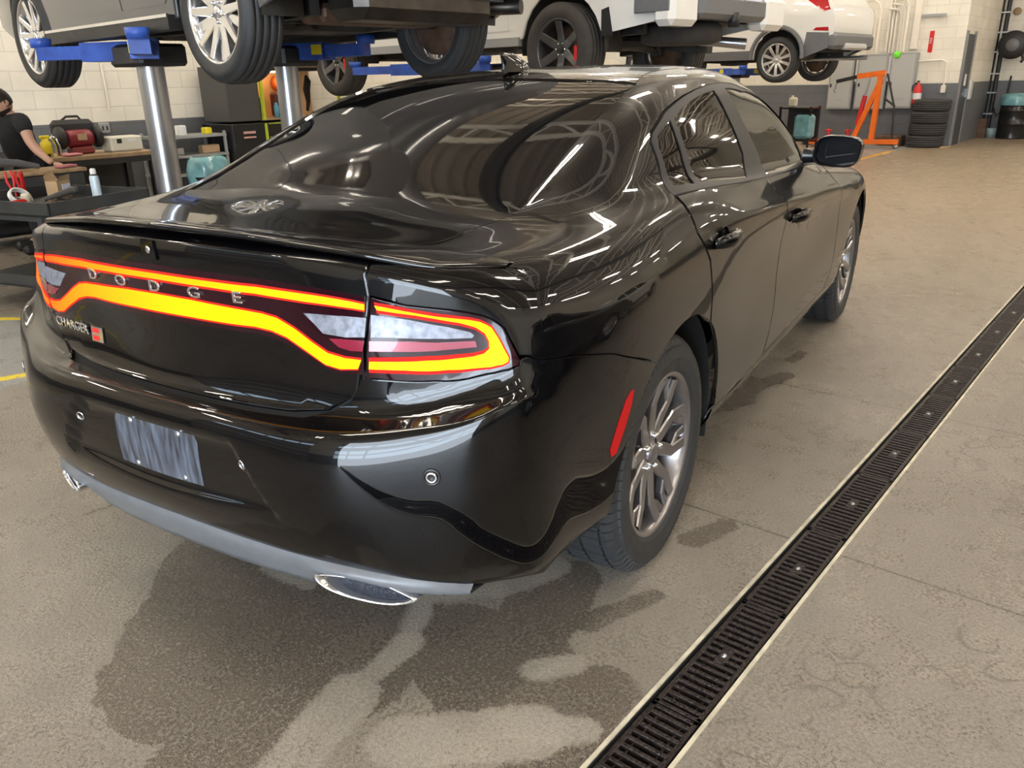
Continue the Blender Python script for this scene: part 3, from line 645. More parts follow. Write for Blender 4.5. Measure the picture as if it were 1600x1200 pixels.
def body_panels():
    arR=arch(0,182,121,12)      # rear edge of rear arch, bottom to seam
    lb=FT['lens_bot']            # right tip -> trunk seam
    right=[(1.0,0),(2.5,0),(4,0),(5,0),(5.9,0.02)]
    bs=FT['bseam'][:3]
    top=[arR[-1]]+bs[::-1]+[(4.88,7.5)]+lb+[(1.90,6.05),(1.84,5.6),(1.5,4.75),(1.0,4.65)]
    half=right+arR+top
    poly=[(0,0)]+half+[(0,4.62)]+[(-u,v) for u,v in half[::-1]]
    cpatch('bumper_cover',poly,PA,CAR,sp=.022,depth=.02)
    # trunk lid: rear face + deck
    sm=FT['seam']; face=[(0,5.0),(1.3,5.02),(1.62,5.18)]+sm[::-1]+[(2.0,11.95),(1,11.95),(0,11.95)]
    cut=[(u,v) for u,v in face]
    full=cut+[(-u,v) for u,v in cut[::-1][1:-1]]
    a=cpatch('trunk_lid',full,PA,CAR,sp=.03,depth=.03)
    ds=FT['deck_seam']; dk=[(5.02,16.12)]+ds+FT['backglass_bot'][1:4]+[(6.83,19)]
    dk[-1]=(6.84,19); 
    fulld=dk+[(u,38-v) for u,v in dk[::-1][1:]]
    b2=cpatch('trunk_lid',fulld,PA,CAR,sp=.05,depth=.02)
    joinm([a,b2],'trunk_lid')
    eo=FT['win_out']
    inner=[(12.6,16.6),(12.0,16.85),(11,17.0),(10.2,17.0),(9.8,16.88),(9.5,16.68)]
    be=FT['backglass_edge'][::-1]
    for side in (1,-1):
        q=[(2.02,10.1)]+[]
        q=[(2.02,11.98),(2.03,9.4),(2.02,8.85)]+[(2.05,8.33)]+FT['lens_top'][1:]+FT['bseam'][:3]
        q+=arch(0,120.5,56.5,16)
        q+=[uv_xz(.226,.80,0,12),uv_xz(.19,.92,0,12),uv_xz(.125,1.01,0,12),(8.39,12.42)]+[(a2-.03,b3+.0) for a2,b3 in eo[1:3]]+[(a2-.02,b3+.08) for a2,b3 in eo[3:]]+[(13.35,12.9),(14.0,12.35),(14.0,13.2),(13.3,15.0),(12.9,16.2)]+inner+be+FT['deck_seam'][::-1][1:]+[(5.02,16.1),(5,12.02),(4,12),(3,12)]
        o=cpatch('quarter_panel',q,PA,CAR,side,sp=.035,depth=.02)
        # doors below the belt
        rd=[uv_xz(.234,.80,0,12)]+[uv_xz(.198,.925,0,12),uv_xz(.134,1.01,0,12),(8.43,12.35)]
        beltR=[(9.3,12.05),(10.2,12.0),uv_xz(1.12,1.06,0,12.5)]
        rdoor=rd+[(8.9,12.2)]+beltR+[uv_xz(1.15,.97,0,12),uv_xz(1.19,.75,0,12),uv_xz(1.12,.45,0,12),uv_xz(1.08,.37,0,12),uv_xz(.6,.365,0,12),uv_xz(.44,.37,0,12)]+arch(0,8,55,10,AR+.006)
        d=cpatch('door',rdoor,PA,CAR,side,sp=.04)
        fd=[uv_xz(1.125,1.06,0,12.5),(12.0,12.05),(13.2,12.2),(13.9,12.1),uv_xz(2.33,.90,0,12),uv_xz(2.40,.70,0,12),uv_xz(2.38,.45,0,12),uv_xz(2.28,.37,0,12),uv_xz(1.7,.365,0,12),uv_xz(1.09,.37,0,12),uv_xz(1.125,.45,0,12),uv_xz(1.195,.75,0,12),uv_xz(1.155,.97,0,12)]
        d2=cpatch('door',fd,PA,CAR,side,sp=.04)
        for dd,px,pz in ((d,.335,.962),(d2,1.36,.885)): handle(dd,px,pz,side)
        # sill
        sl=[uv_xz(.40,.30,0,12),(11,1.0),(13,1.0),uv_xz(2.62,.32,0,12),uv_xz(2.6,.37,0,12),uv_xz(1.5,.362,0,12),uv_xz(.42,.362,0,12)]
        cpatch('sill_panel',sl,PA,CAR,side,sp=.05)
        fn=[uv_xz(2.335,.90,0,12),(13.95,12.1),(14.05,12.95),(16,12.9),(18,12.8),(18.9,12.6),(18.9,1.2),(17.6,.4)]+arch(3.052,-12,180,26)+[uv_xz(2.64,.36,0,12),uv_xz(2.30,.37,0,12),uv_xz(2.385,.45,0,12),uv_xz(2.405,.70,0,12)]
        cpatch('fender',fn,PA,CAR,side,sp=.05)
        # window surround and glass
        gr,gq,gf=FT['glass_rear'],FT['glass_quarter'],FT['glass_front']
        wt=[(8.39,12.46)]+eo[1:]+[(13.30,13.4),(13.25,12.4),(12.6,12.2),(11.9,12.12),(11.0,12.1),(10.2,12.06),(9.3,12.1),(8.9,12.25)]
        w=cpatch('window_frame',wt,M['trim'],CAR,side,sp=.03,gap=0,off=.001,holes=[gr,gq,gf])
        for nm,g in (('window_glass',gr),('window_glass',gq),('window_glass',gf)):
            cpatch(nm,g,M['blackglass'],w,side,sp=.04,off=-.003,gap=-.001,depth=.004)
    # centre glass, roof, windscreen, bonnet
    bg=FT['backglass_bot'][:4]+[(6.84,19)]
    bt=[(9.47,19),(9.44,18.2)]+FT['backglass_top'][1:2]+FT['backglass_edge'][::-1]
    g=bg[:-1]; ring=g[1:]+[(6.84,19)]
    hb=[(7.0,16.556)]+ring; he=FT['backglass_edge'][::-1]
    halfp=ring+[(u,38-v) for u,v in ring[::-1][1:]]+[(u,38-v) for u,v in FT['backglass_edge']]+[(9.395,38-17.699),(9.45,38-18.5),(9.47,19),(9.45,18.5),(9.395,17.699)]+he
    cpatch('rear_window',halfp,M['blackglass'],CAR,sp=.06,off=-.005,gap=.001)
    rr=[(9.43,16.62),(9.52,16.71),(9.8,16.91),(10.2,17.03),(11,17.02),(11.9,16.9),(12.0,17.6),(12.05,18.4),(12.07,19)]
    rf=[(9.49,19),(9.46,18.5),(9.41,17.7)]
    rp=rf+rr+[(u,38-v) for u,v in rr[::-1][1:]]+[(u,38-v) for u,v in rf[::-1][:-1]]
    cpatch('roof_panel',rp,PA,CAR,sp=.06)
    ws=[(12.08,19),(12.06,18.4),(12.02,17.6),(12.0,16.95),(12.6,16.6),(13.0,16.3),(13.4,15.2),(14.0,14.2),(14.2,16.0),(14.35,17.5),(14.4,19)]
    cpatch('windscreen',ws+[(u,38-v) for u,v in ws[::-1][1:-1]],M['blackglass'],CAR,sp=.07)
    hd=[(14.42,19),(14.37,17.5),(14.22,16),(14.02,14.0),(14.05,13.1),(16,13.0),(18,12.9),(18.95,12.8),(19,15),(19,19)]
    cpatch('bonnet',hd+[(u,38-v) for u,v in hd[::-1][1:-1]],PA,CAR,sp=.08)
    # nose
    b=MB(); vs=np.linspace(0,38,40); P=P3(np.full(40,19.),vs); b.add([tuple(p) for p in P]+[tuple(p*np.array([1,.7,.75])+np.array([.12,0,.13])) for p in P],[(i,i+1,41+i,40+i) for i in range(39)]+[tuple(range(40,80))]); b.build('front_grille',M['black'],CAR)
def handle(parent,px,pz,side):
    u,v=uv_xz(px,pz,0,12); p=P3(u,v,side)[0]; n=N3(u,v,side)[0]; s=-side
    b=MB(); b.lathe([(0,-.001),(.030,0),(.034,.003),(.034,-.01)],n=20); 
    R=Matrix(((1,0,0),(0,0,s),(0,1 if s>0 else -1,0)))
    cup=MB().lathe([(0,-.012),(.022,-.010),(.036,.0015),(.040,.001)],n=24); cup.v=[(x*1.15,s*z,y) for x,y,z in cup.v]
    o=cup.build('handle_cup',M['blackglass'],parent); o.location=p
    h=MB(); pts=[(-.085,0,-.003),(-.075,.022,.002),(-.03,.036,.004),(.03,.036,.004),(.08,.022,.002),(.09,0,-.003)]
    h.tube([(x,s*y,z) for x,y,z in pts],[.010,.014,.016,.016,.014,.010],n=12); h.v=[(x,y,z*1.4) for x,y,z in h.v]
    o=h.build('door_handle',M['paint'],parent); o.location=p
body_panels()
# inner shell, a dark sheet added to keep light out of the panel gaps
def shell():
    b=MB(); V=[];F2=[]
    us=np.concatenate([np.linspace(-4.6,4.6,41)]); vs=np.linspace(0.3,12,30)
    def grid(us,vs,cut):
        U,Vv=np.meshgrid(us,vs,indexing='ij'); P=P3(U.ravel(),Vv.ravel(),1,-.022); nu,nv=len(us),len(vs); fs=[]
        for i in range(nu-1):
            for j in range(nv-1):
                c=(P[i*nv+j]+P[(i+1)*nv+j+1])/2
                if cut and abs(c[1])>.6 and (math.hypot(c[0],c[2]-.37)<.45 or math.hypot(c[0]-3.052,c[2]-.37)<.45): continue
                if c[0]<-.5 and c[2]>1.0: continue
                fs.append((i*nv+j,(i+1)*nv+j,(i+1)*nv+j+1,i*nv+j+1))
        b.add([tuple(p) for p in P],fs)
    grid(us,np.linspace(.3,10.5,30),False); grid(np.linspace(5.2,18.9,110),np.linspace(.3,37.7,100),True)
    return b.build('inner_shell',M['dark'],CAR)
shell()
for cx in (0,3.052):
    for s in (-1,1):
        b=MB(); b.lathe([(.05,s*.60),(.43,s*.60),(.437,s*.66),(.437,s*.90)],c=(cx,0,.378),axis='Y',n=40,a0=-.28 if s else 0,a1=PI+.1); b.build('wheel_well',M['dark'],CAR)
MB().box((1.4,0,.27),(4.3,1.25,.08)).build('underbody',M['dark'],CAR)
MB().box((-.55,0,.38),(.5,1.3,.12)).build('underbody',M['dark'],CAR)
# tail lamps
def emband(name,c0,c1,st):
    """lamp light: redder to the car's left"""
    m=bpy.data.materials.new(name); m.use_nodes=True; nt=m.node_tree; b=nt.nodes['Principled BSDF']; b.inputs['Base Color'].default_value=(.03,.002,.001,1); b.inputs['Roughness'].default_value=.5; b.inputs['Specular IOR Level'].default_value=.1
    tc=nt.nodes.new('ShaderNodeTexCoord'); s=nt.nodes.new('ShaderNodeSeparateXYZ'); nt.links.new(tc.outputs['Object'],s.inputs[0])
    r=nt.nodes.new('ShaderNodeMapRange'); r.inputs[1].default_value=.55; r.inputs[2].default_value=-.55; nt.links.new(s.outputs[1],r.inputs[0])
    mx=nt.nodes.new('ShaderNodeMix'); mx.data_type='RGBA'; mx.inputs['A'].default_value=(*c0,1); mx.inputs['B'].default_value=(*c1,1); nt.links.new(r.outputs[0],mx.inputs['Factor'])
    nt.links.new(mx.outputs['Result'],b.inputs['Emission Color']); b.inputs['Emission Strength'].default_value=st; return m
RG=glow('red_light',(1,.012,.004),.9); OG=emband('orange_light',(1,.10,.004),(1,.60,.0),1.6); YG=emband('upper_light',(1,.07,.004),(1,.50,.0),1.5)
def lamp_parts():
    ft=FT['lens_top'];fb=FT['lens_bot']
    # centre lens on the trunk lid
    bt=FT['band_out_top']; lo=FT['band_lo_bot'][::-1]
    R=[(u,v+.13) for u,v in bt]+[(2.0,8.3),(1.975,6.62)]+[(u,v-.13) for u,v in FT['band_lo_bot']]
    R=[(0,8.45)]+R[0:-1]+[(0,7.33)]
    R=[p for p in R if p[0]>=0]
    L=[(-u,v) for u,v in R[::-1]]
    poly=R+[p for p in L if p[0]<-.001]
    cen=cpatch('light_panel',poly,M['lens'],CAR,sp=.03,off=.0015,gap=.0,depth=.004)
    def full(top,bot,g=0.):
        t=[(max(u,0),v+g) for u,v in top if u>.01 or True]; b2=[(max(u,0),v-g) for u,v in bot]
        r=t+b2; l=[(-u,v) for u,v in r[::-1] if u>.02]
        return [(0,t[0][1])]+[p for p in t if p[0]>.1]+[p for p in b2 if p[0]>.1]+[(0,b2[-1][1])]+[p for p in l if p[0]<-.1]
    for nm,t,b2,mt in (('light_band',FT['band_out_top'],FT['band_out_bot'],YG),('light_band',FT['band_lo_top'],FT['band_lo_bot'],OG)):
        rd=cpatch(nm,full(t,b2,.022),RG,cen,sp=.03,off=.0026,gap=0,depth=.002)
        cpatch('light_core',full(t,b2,-.02),mt,rd,sp=.03,off=.0034,gap=0,depth=.001)
    for side in (1,-1):
        for nm,mt in (('refl_clear_in',M['clear']),('refl_red_in',M['redref'])): cpatch('reflector',FT[nm],mt,cen,side,sp=.03,off=.003,gap=0,depth=.002)
        q=[(2.06,8.30)]+ft[1:]+[(4.89,7.5)]+fb[:-1]+[(1.985,6.52)]
        ln=cpatch('tail_lamp',q,M['lens'],CAR,side,sp=.03,off=.001,gap=.003,depth=.01)
        ring=FT['loop_out']+FT['loop_in']
        def grow(pts,d): 
            a=np.array([metuv(*p) for p in pts]); t=np.roll(a,-1,0)-np.roll(a,1,0); t/=np.linalg.norm(t,axis=1,keepdims=True); n=np.stack([t[:,1],-t[:,0]],1)
            ar=.5*np.sum(a[:,0]*np.roll(a[:,1],-1)-np.roll(a[:,0],-1)*a[:,1]); n*=1 if ar>0 else -1
            return [unmetuv(*p) for p in a+n*d]
        rd=cpatch('light_band',grow(ring,.0022),RG,ln,side,sp=.025,off=.0024,gap=0,depth=.002)
        cpatch('light_core',grow(ring,-.002),OG,rd,side,sp=.025,off=.0032,gap=0,depth=.001)
        cpatch('reflector',FT['refl_clear'],M['clear'],ln,side,sp=.03,off=.0024,gap=0,depth=.002)
        cpatch('reflector',FT['refl_red'],M['redref'],ln,side,sp=.03,off=.0024,gap=0,depth=.002)
        mk=cpatch('side_marker',FT['marker'],glow('marker_red',(1,.01,.01),.30) if side>0 else glow('marker_red',(1,.01,.01),.30),CAR,side,sp=.03,off=.002,gap=0,depth=.004)
    return cen
CEN=lamp_parts()
def oriented(o,u,v,side=1,off=.002,rot=0.):
    """place a flat object (xy face, z out) on the surface, x along the car's right when seen from behind"""
    p=P3(u,v,side)[0]; n=Vector(N3(u,v,side)[0]); up=Vector((0,0,1)); up=(up-n*up.dot(n)).normalized(); x=up.cross(n)
    o.matrix_local=Matrix(((x.x,up.x,n.x,p[0]+n.x*off),(x.y,up.y,n.y,p[1]+n.y*off),(x.z,up.z,n.z,p[2]+n.z*off),(0,0,0,1)))@Matrix.Rotation(rot,4,'Z')
for ch,u in zip('DODGE',(-.92,-.47,0,.47,.92)):
    o=link('badge_letter',text_mesh(ch,.046,.0025,.0009),M['chrome'],CEN); o.scale=(1.25,.8,1); oriented(o,u,8.05,off=.004); o.scale=(1.25,.8,1)
o=link('model_badge',text_mesh('CHARGER',.036,.002,.0006,1.1),M['chrome'],CAR); oriented(o,-1.55,6.35,off=.003)
b=MB(); b.cur=0; b.box((0,0,0),(.052,.04,.003)); b.cur=1; b.box((-.006,.010,.002),(.026,.012,.002)); b.box((-.006,-.010,.002),(.026,.012,.002))
o=b.build('drive_badge',[M['chrome'],M['red']],CAR); oriented(o,-1.12,6.35,off=.004)
b=MB(); b.prism([(-.026,-.022),(.026,-.022),(.021,.022),(-.021,.022)],-.003,.0025); b2=b.build('camera_button',M['paint'],CAR); oriented(b2,0,8.72,off=.002)
o=MB().lathe([(0,.004),(.007,.004),(.011,.001),(.013,-.003)],n=16).build('camera_lens',M['chrome'],b2); o.scale=(.8,1,1)
for u,v,s in ((1.067,3.15,1),(1.067,3.15,-1),(3.105,3.32,1),(3.105,3.32,-1)):
    o=MB().lathe([(0,.001),(.0075,.001),(.008,.0022),(.0125,.0022)],n=24).build('parking_sensor',[M['black']],CAR); oriented(o,u,v,s,off=.001)
    r=MB().lathe([(.0078,.0022),(.0085,.0045),(.0112,.0045),(.0122,.0022)],n=24).build('sensor_ring',M['chrome'],o)
    r=MB().lathe([(.0135,0),(.0145,.002),(.0185,.002),(.0195,0)],n=24).build('sensor_surround',M['blacksat'],o)
# scuffed area where a number plate was
sc=mat('scuffed_plate_film',(.10,.12,.16),.33,0,.3); nt=sc.node_tree; bs=nt.nodes['Principled BSDF']; tc=nt.nodes.new('ShaderNodeTexCoord'); mp=nt.nodes.new('ShaderNodeMapping'); mp.inputs['Scale'].default_value=(20,85,10)
nz=nt.nodes.new('ShaderNodeTexNoise'); nz.inputs['Scale'].default_value=1.; nz.inputs['Detail'].default_value=6; cr=nt.nodes.new('ShaderNodeValToRGB'); cr.color_ramp.elements[0].position=.35; cr.color_ramp.elements[0].color=(.02,.022,.03,1); cr.color_ramp.elements[1].position=.72; cr.color_ramp.elements[1].color=(.12,.145,.19,1)
nt.links.new(tc.outputs['Object'],mp.inputs[0]); nt.links.new(mp.outputs[0],nz.inputs['Vector']); nt.links.new(nz.outputs[0],cr.inputs[0]); nt.links.new(cr.outputs[0],bs.inputs['Base Color'])
cpatch('plate_film',[(-.54,2.28),(.54,2.28),(.55,3.3),(.52,3.42),(-.52,3.42),(-.55,3.3)],sc,CAR,sp=.02,off=.001,gap=0,depth=.001)
for y,v in ((-.0889,3.36),(.0889,3.36),(-.0889,2.36),(.0889,2.36)):
    o=MB().lathe([(0,.004),(.006,.003),(.008,0)],n=12).build('plate_bolt',M['steel'],CAR); oriented(o,-y/.28,v,off=.001)
# lower valance with exhaust tips
def valance():
    W_=[0,.14,.28,.40,.47,.53,.60,.66,.70,.74,.77]
    top=[(-1.012,.417),(-1.01,.415),(-1.002,.412),(-.985,.409),(-.973,.407),(-.962,.405),(-.938,.400),(-.912,.392),(-.893,.384),(-.868,.370),(-.838,.352)]
    out=[(-1.0,.375),(-.999,.374),(-.992,.372),(-.977,.372),(-.990,.390),(-.978,.389),(-.955,.381),(-.925,.368),(-.900,.360),(-.870,.354),(-.84,.347)]
    bot=[(-.975,.318),(-.973,.317),(-.965,.316),(-.953,.317),(-.955,.372),(-.95,.372),(-.93,.36),(-.905,.350),(-.885,.346),(-.86,.344),(-.835,.343)]
    und=[(-.80,.30)]*3+[(-.80,.30),(-.82,.33),(-.82,.33),(-.82,.33),(-.82,.33),(-.80,.33),(-.79,.33),(-.78,.335)]
    ws=np.linspace(0,.77,57); rows=[]
    for T_ in (top,out,bot,und):
        xs=np.interp(ws,W_,[p[0] for p in T_]); zs=np.interp(ws,W_,[p[1] for p in T_]); rows.append((xs,zs))
    prof=[]
    for i,w in enumerate(ws):
        p=[np.array([r[0][i],r[1][i]]) for r in rows]; q=[p[0]+np.array([.012,.012])]+[p[0],p[0]*.6+p[1]*.4+np.array([-.004,0]),p[1],p[1]*.5+p[2]*.5+np.array([-.003,-.002]),p[2],p[3]]; prof.append(q)
    V=[];n=7
    full=[(-w,q) for w,q in zip(ws[::-1],prof[::-1])][:-1]+[(w,q) for w,q in zip(ws,prof)]
    for w,q in full: V+=[(p[0]-.003,-w,p[1]) for p in q]
    Fs=[(i*n+j,(i+1)*n+j,(i+1)*n+j+1,i*n+j+1) for i in range(len(full)-1) for j in range(n-1)]
    o=MB().add(V,[f[::-1] for f in Fs],True).build('rear_valance',M['satin'],CAR)
    for s in (1,-1):
        # slanted parallelogram outlet
        C=[(.447,.381),(.491,.387),(.549,.384),(.605,.375),(.642,.360),(.675,.342),(.666,.333),(.637,.324),(.594,.321),(.544,.327),(.494,.339),(.458,.358)][::-1]
        C=crom(C,4,True); cx=np.mean([c[0] for c in C]); cz=np.mean([c[1] for c in C])
        xr=lambda w: -1.0+(w-.45)*.36
        V=[];m=len(C)
        for (k,dx) in ((1.0,.07),(1.0,.004),(.985,-.003),(.93,-.004),(.86,-.0),(.80,.01),(.78,.09)):
            for w,z in C:
                w2=cx+(w-cx)*(1-(1-k)*.8); z2=cz+(z-cz)*k; V.append((xr(w2)+dx,-s*w2,z2))
        Fs=[(i*m+j,i*m+(j+1)%m,(i+1)*m+(j+1)%m,(i+1)*m+j)[::-1] for i in range(6) for j in range(m)]
        if s<0: Fs=[f[::-1] for f in Fs]
        e=MB().add(V,Fs,True).build('exhaust_tip',M['chrome'],CAR)
        V2=[(xr(cx+(w-cx)*.8)+.035,-s*(cx+(w-cx)*.84),cz+(z-cz)*.8) for w,z in C]; MB().add(V2,[tuple(range(m))]).build('exhaust_mesh',mat('exhaust_mesh',(.05,.055,.07),.6,.3,bump=1.,bscale=250,noise=.9,nscale=160),e)
valance()
# rolled strip where the deck meets the rear corner
for s_ in (1,-1):
    t=np.linspace(0,1,13); uu=np.concatenate([5-t,4-t[1:],3-t[1:]]); vv=np.concatenate([12+t,13+t[1:],14+2*t[1:]])
    a=P3(uu,np.full(len(uu),11.97),s_,-.0015); b_=P3(np.full(len(uu),5.03),vv,s_,-.0015); n=len(uu)
    V=[tuple(p) for p in a]+[tuple(p) for p in (a+b_)/2]+[tuple(p) for p in b_]
    MB().add(V,[((r*n+i,r*n+i+1,(r+1)*n+i+1,(r+1)*n+i) if s_>0 else (r*n+i,(r+1)*n+i,(r+1)*n+i+1,r*n+i+1)) for r in range(2) for i in range(n-1)],True).build('deck_edge_strip',PA,CAR)
# lip spoiler
def spoiler():
    W_=[0,.28,.567,.70,.76,.80,.83]; LX=[-.952,-.932,-.864,-.795,-.735,-.68,-.64]; LZ=[1.142,1.134,1.103,1.074,1.062,1.062,1.062]
    gu,gv=np.meshgrid(np.linspace(5.0,7.2,60),np.linspace(12,18.98,80)); A=S(gu.ravel(),gv.ravel()); gu,gv=np.meshgrid(np.linspace(0,5.6,90),np.linspace(9,12,24)); A=np.concatenate([A,S(gu.ravel(),gv.ravel())])
    def dz(x,w):
        i=np.argsort((A[:,0]-x)**2+(np.abs(A[:,1])-w)**2)[:3]; return float(A[i,2].mean())
    wa=np.linspace(0,.79,41); rows=[]
    for a in wa:
        lx=np.interp(a,W_,LX); lz=np.interp(a,W_,LZ); kk=1-min(1,max(0,(a-.66)/.13))**2; L_=.05+.15*kk
        rows.append([lx,lz,kk,L_,dz(lx+L_,a),dz(lx+L_*.65,a),dz(lx+L_*.25,a),dz(lx+.012,a),dz(lx+.04,a)])
    R_=np.array(rows); ker=np.array([1,2,3,2,1.])/9
    for c in range(4,9):
        e=np.concatenate([R_[2:0:-1,c],R_[:,c],[2*R_[-1,c]-R_[-2,c],2*R_[-1,c]-R_[-3,c]]]); R_[:,c]=np.convolve(e,ker,'valid')
    n=8; V=[]
    for w in np.linspace(-.79,.79,81):
        lx,lz,kk,L_,z0,z1,z2_,zl,zu=[np.interp(abs(w),wa,R_[:,c]) for c in range(9)]
        lz=zl+.003+(max(lz-zl,.004)-.003)*kk; th=.004+.011*kk
        q=[(lx+L_,z0-.006),(lx+L_*.65,z1*.72+(lz+.012*kk)*.28 if kk>.5 else z1+.001),(lx+L_*.25,z2_*.25+lz*.75+.003),(lx+.008,lz+.001),(lx,lz-.003),(lx+.002,lz-th),(lx+.02,lz*.5+zl*.5-th*.5),(lx+.04,zu-.015)]
        V+=[(p[0],-w,p[1]) for p in q]
    Fs=[(i*n+j,i*n+j+1,(i+1)*n+j+1,(i+1)*n+j) for i in range(80) for j in range(n-1)]
    o=MB().add(V,[f for f in Fs],True).build('spoiler',PA,CAR)
    e=o.modifiers.new('sub','SUBSURF'); e.levels=2; e.render_levels=2
spoiler()
# shark-fin aerial
b=MB(); V=[];m=14
for k,(z,x0,x1,w) in enumerate(((1.455,.60,.80,.036),(1.475,.605,.785,.033),(1.492,.60,.765,.026),(1.508,.592,.73,.016),(1.520,.583,.68,.007))):
    for j in range(m):
        a=2*PI*j/m; V.append(((x0+x1)/2+(x1-x0)/2*math.cos(a),w*math.sin(a)*(.8+.2*math.cos(a)),z))
b.add(V,[(i*m+j,i*m+(j+1)%m,(i+1)*m+(j+1)%m,(i+1)*m+j) for i in range(4) for j in range(m)]+[tuple(range(4*m,5*m))],True); b.build('roof_aerial',PA,CAR)
# mirrors
for s in (1,-1):
    V=[];m=20;n=9
    for i in range(n):
        t=i/(n-1); x=1.80+.17*t; r=[1.0,1.03,1.04,1.02,.97,.89,.77,.58,.2][i]
        for j in range(m):
            a=2*PI*j/m; cy=math.copysign(abs(math.cos(a))**.62,math.cos(a)); cz=math.copysign(abs(math.sin(a))**.62,math.sin(a)); 
            V.append((x,-s*(.988+.098*r*cy+.012*cz),1.103+.066*r*cz-(.006*cy)))
    Fs=[(i*m+j,i*m+(j+1)%m,(i+1)*m+(j+1)%m,(i+1)*m+j) for i in range(n-1) for j in range(m)]+[tuple(range((n-1)*m,n*m))]
    if s>0: Fs=[f[::-1] for f in Fs]
    o=MB().add(V,Fs,True).build('side_mirror',M['blacksat'],CAR)
    g=[V[j] for j in range(m)]; c=np.mean(g,0); g=[tuple(c+(np.array(p)-c)*.95+np.array([.030-.30*s*(p[1]-c[1])*-1*(1),0,0])) for p in g]; MB().add(g,[tuple(range(m)) if s<0 else tuple(range(m))[::-1]]).build('mirror_glass',mat('mirror_glass',(.012,.013,.015),.03,0.,spec=.6),o)
    g2=[V[j] for j in range(m)]+[tuple(c+(np.array(p)-c)*.92+np.array([.014,0,0])) for p in V[:m]]; MB().add(g2,[(j,(j+1)%m,m+(j+1)%m,m+j) for j in range(m)]).build('mirror_rim',M['trim'],o)
    MB().tube([(1.90,-s*.83,1.075),(1.90,-s*.90,1.075),(1.90,-s*.92,1.085)],[.035,.028,.03],n=12).build('mirror_arm',M['blacksat'],o)
# ---------------------------------------------------------------- wheels
def tyre_mesh(R,w,rr,n=90,tread=True,grooves=(-.55,0,.55),pitch=72):
    hw=w/2; b=MB()
    # profile from inner bead round to the outer bead; y outward positive
    side=[(rr,hw*.80),(rr+.008,hw*.90),(rr+.02,hw*.965),(rr+(R-rr)*.45,hw*1.02),(rr+(R-rr)*.72,hw*.99),(R-.030,hw*.93),(R-.014,hw*.86),(R-.005,hw*.76)]
    tr=[]
    xs=[.70,.62]
    gl=sorted(grooves,reverse=True) if tread else [.55,.18,-.18,-.55]
    cur=.72*hw
    for g in gl:
        gw=.0045; y=g*hw
        tr+=[(R,y+gw+.001,1),(R-.008,y+gw,0),(R-.008,y-gw,0),(R,y-gw-.001,1)]
    prof=[(r,y,0) for r,y in side]+[(R-.001,.70*hw,1)]+tr+[(R-.001,-.70*hw,1)]+[(r,-y,0) for r,y in side[::-1]]
    ang=[]
    if tread:
        for k in range(pitch):
            a=2*PI*k/pitch; d=2*PI/pitch; ang+=[(a,0),(a+d*.80,0),(a+d*.84,1),(a+d*.96,1)]
    else: ang=[(2*PI*k/n,0) for k in range(n)]
    V=[];m=len(ang);P=len(prof)
    for i,(r,y,t) in enumerate(prof):
        for a,g in ang:
            rad=r-(.006 if (g and (t or (tread and R-.035<r<R-.004))) else 0); sk=(abs(y)/hw)**2*.03*(1 if y>0 else -1) if tread else 0
            V.append((rad*math.cos(a+sk),y,rad*math.sin(a+sk)))
    b.add(V,[(i*m+k,(i+1)*m+k,(i+1)*m+(k+1)%m,i*m+(k+1)%m) for i in range(P-1) for k in range(m)],not tread)
    me=b.mesh('tyre'); return me
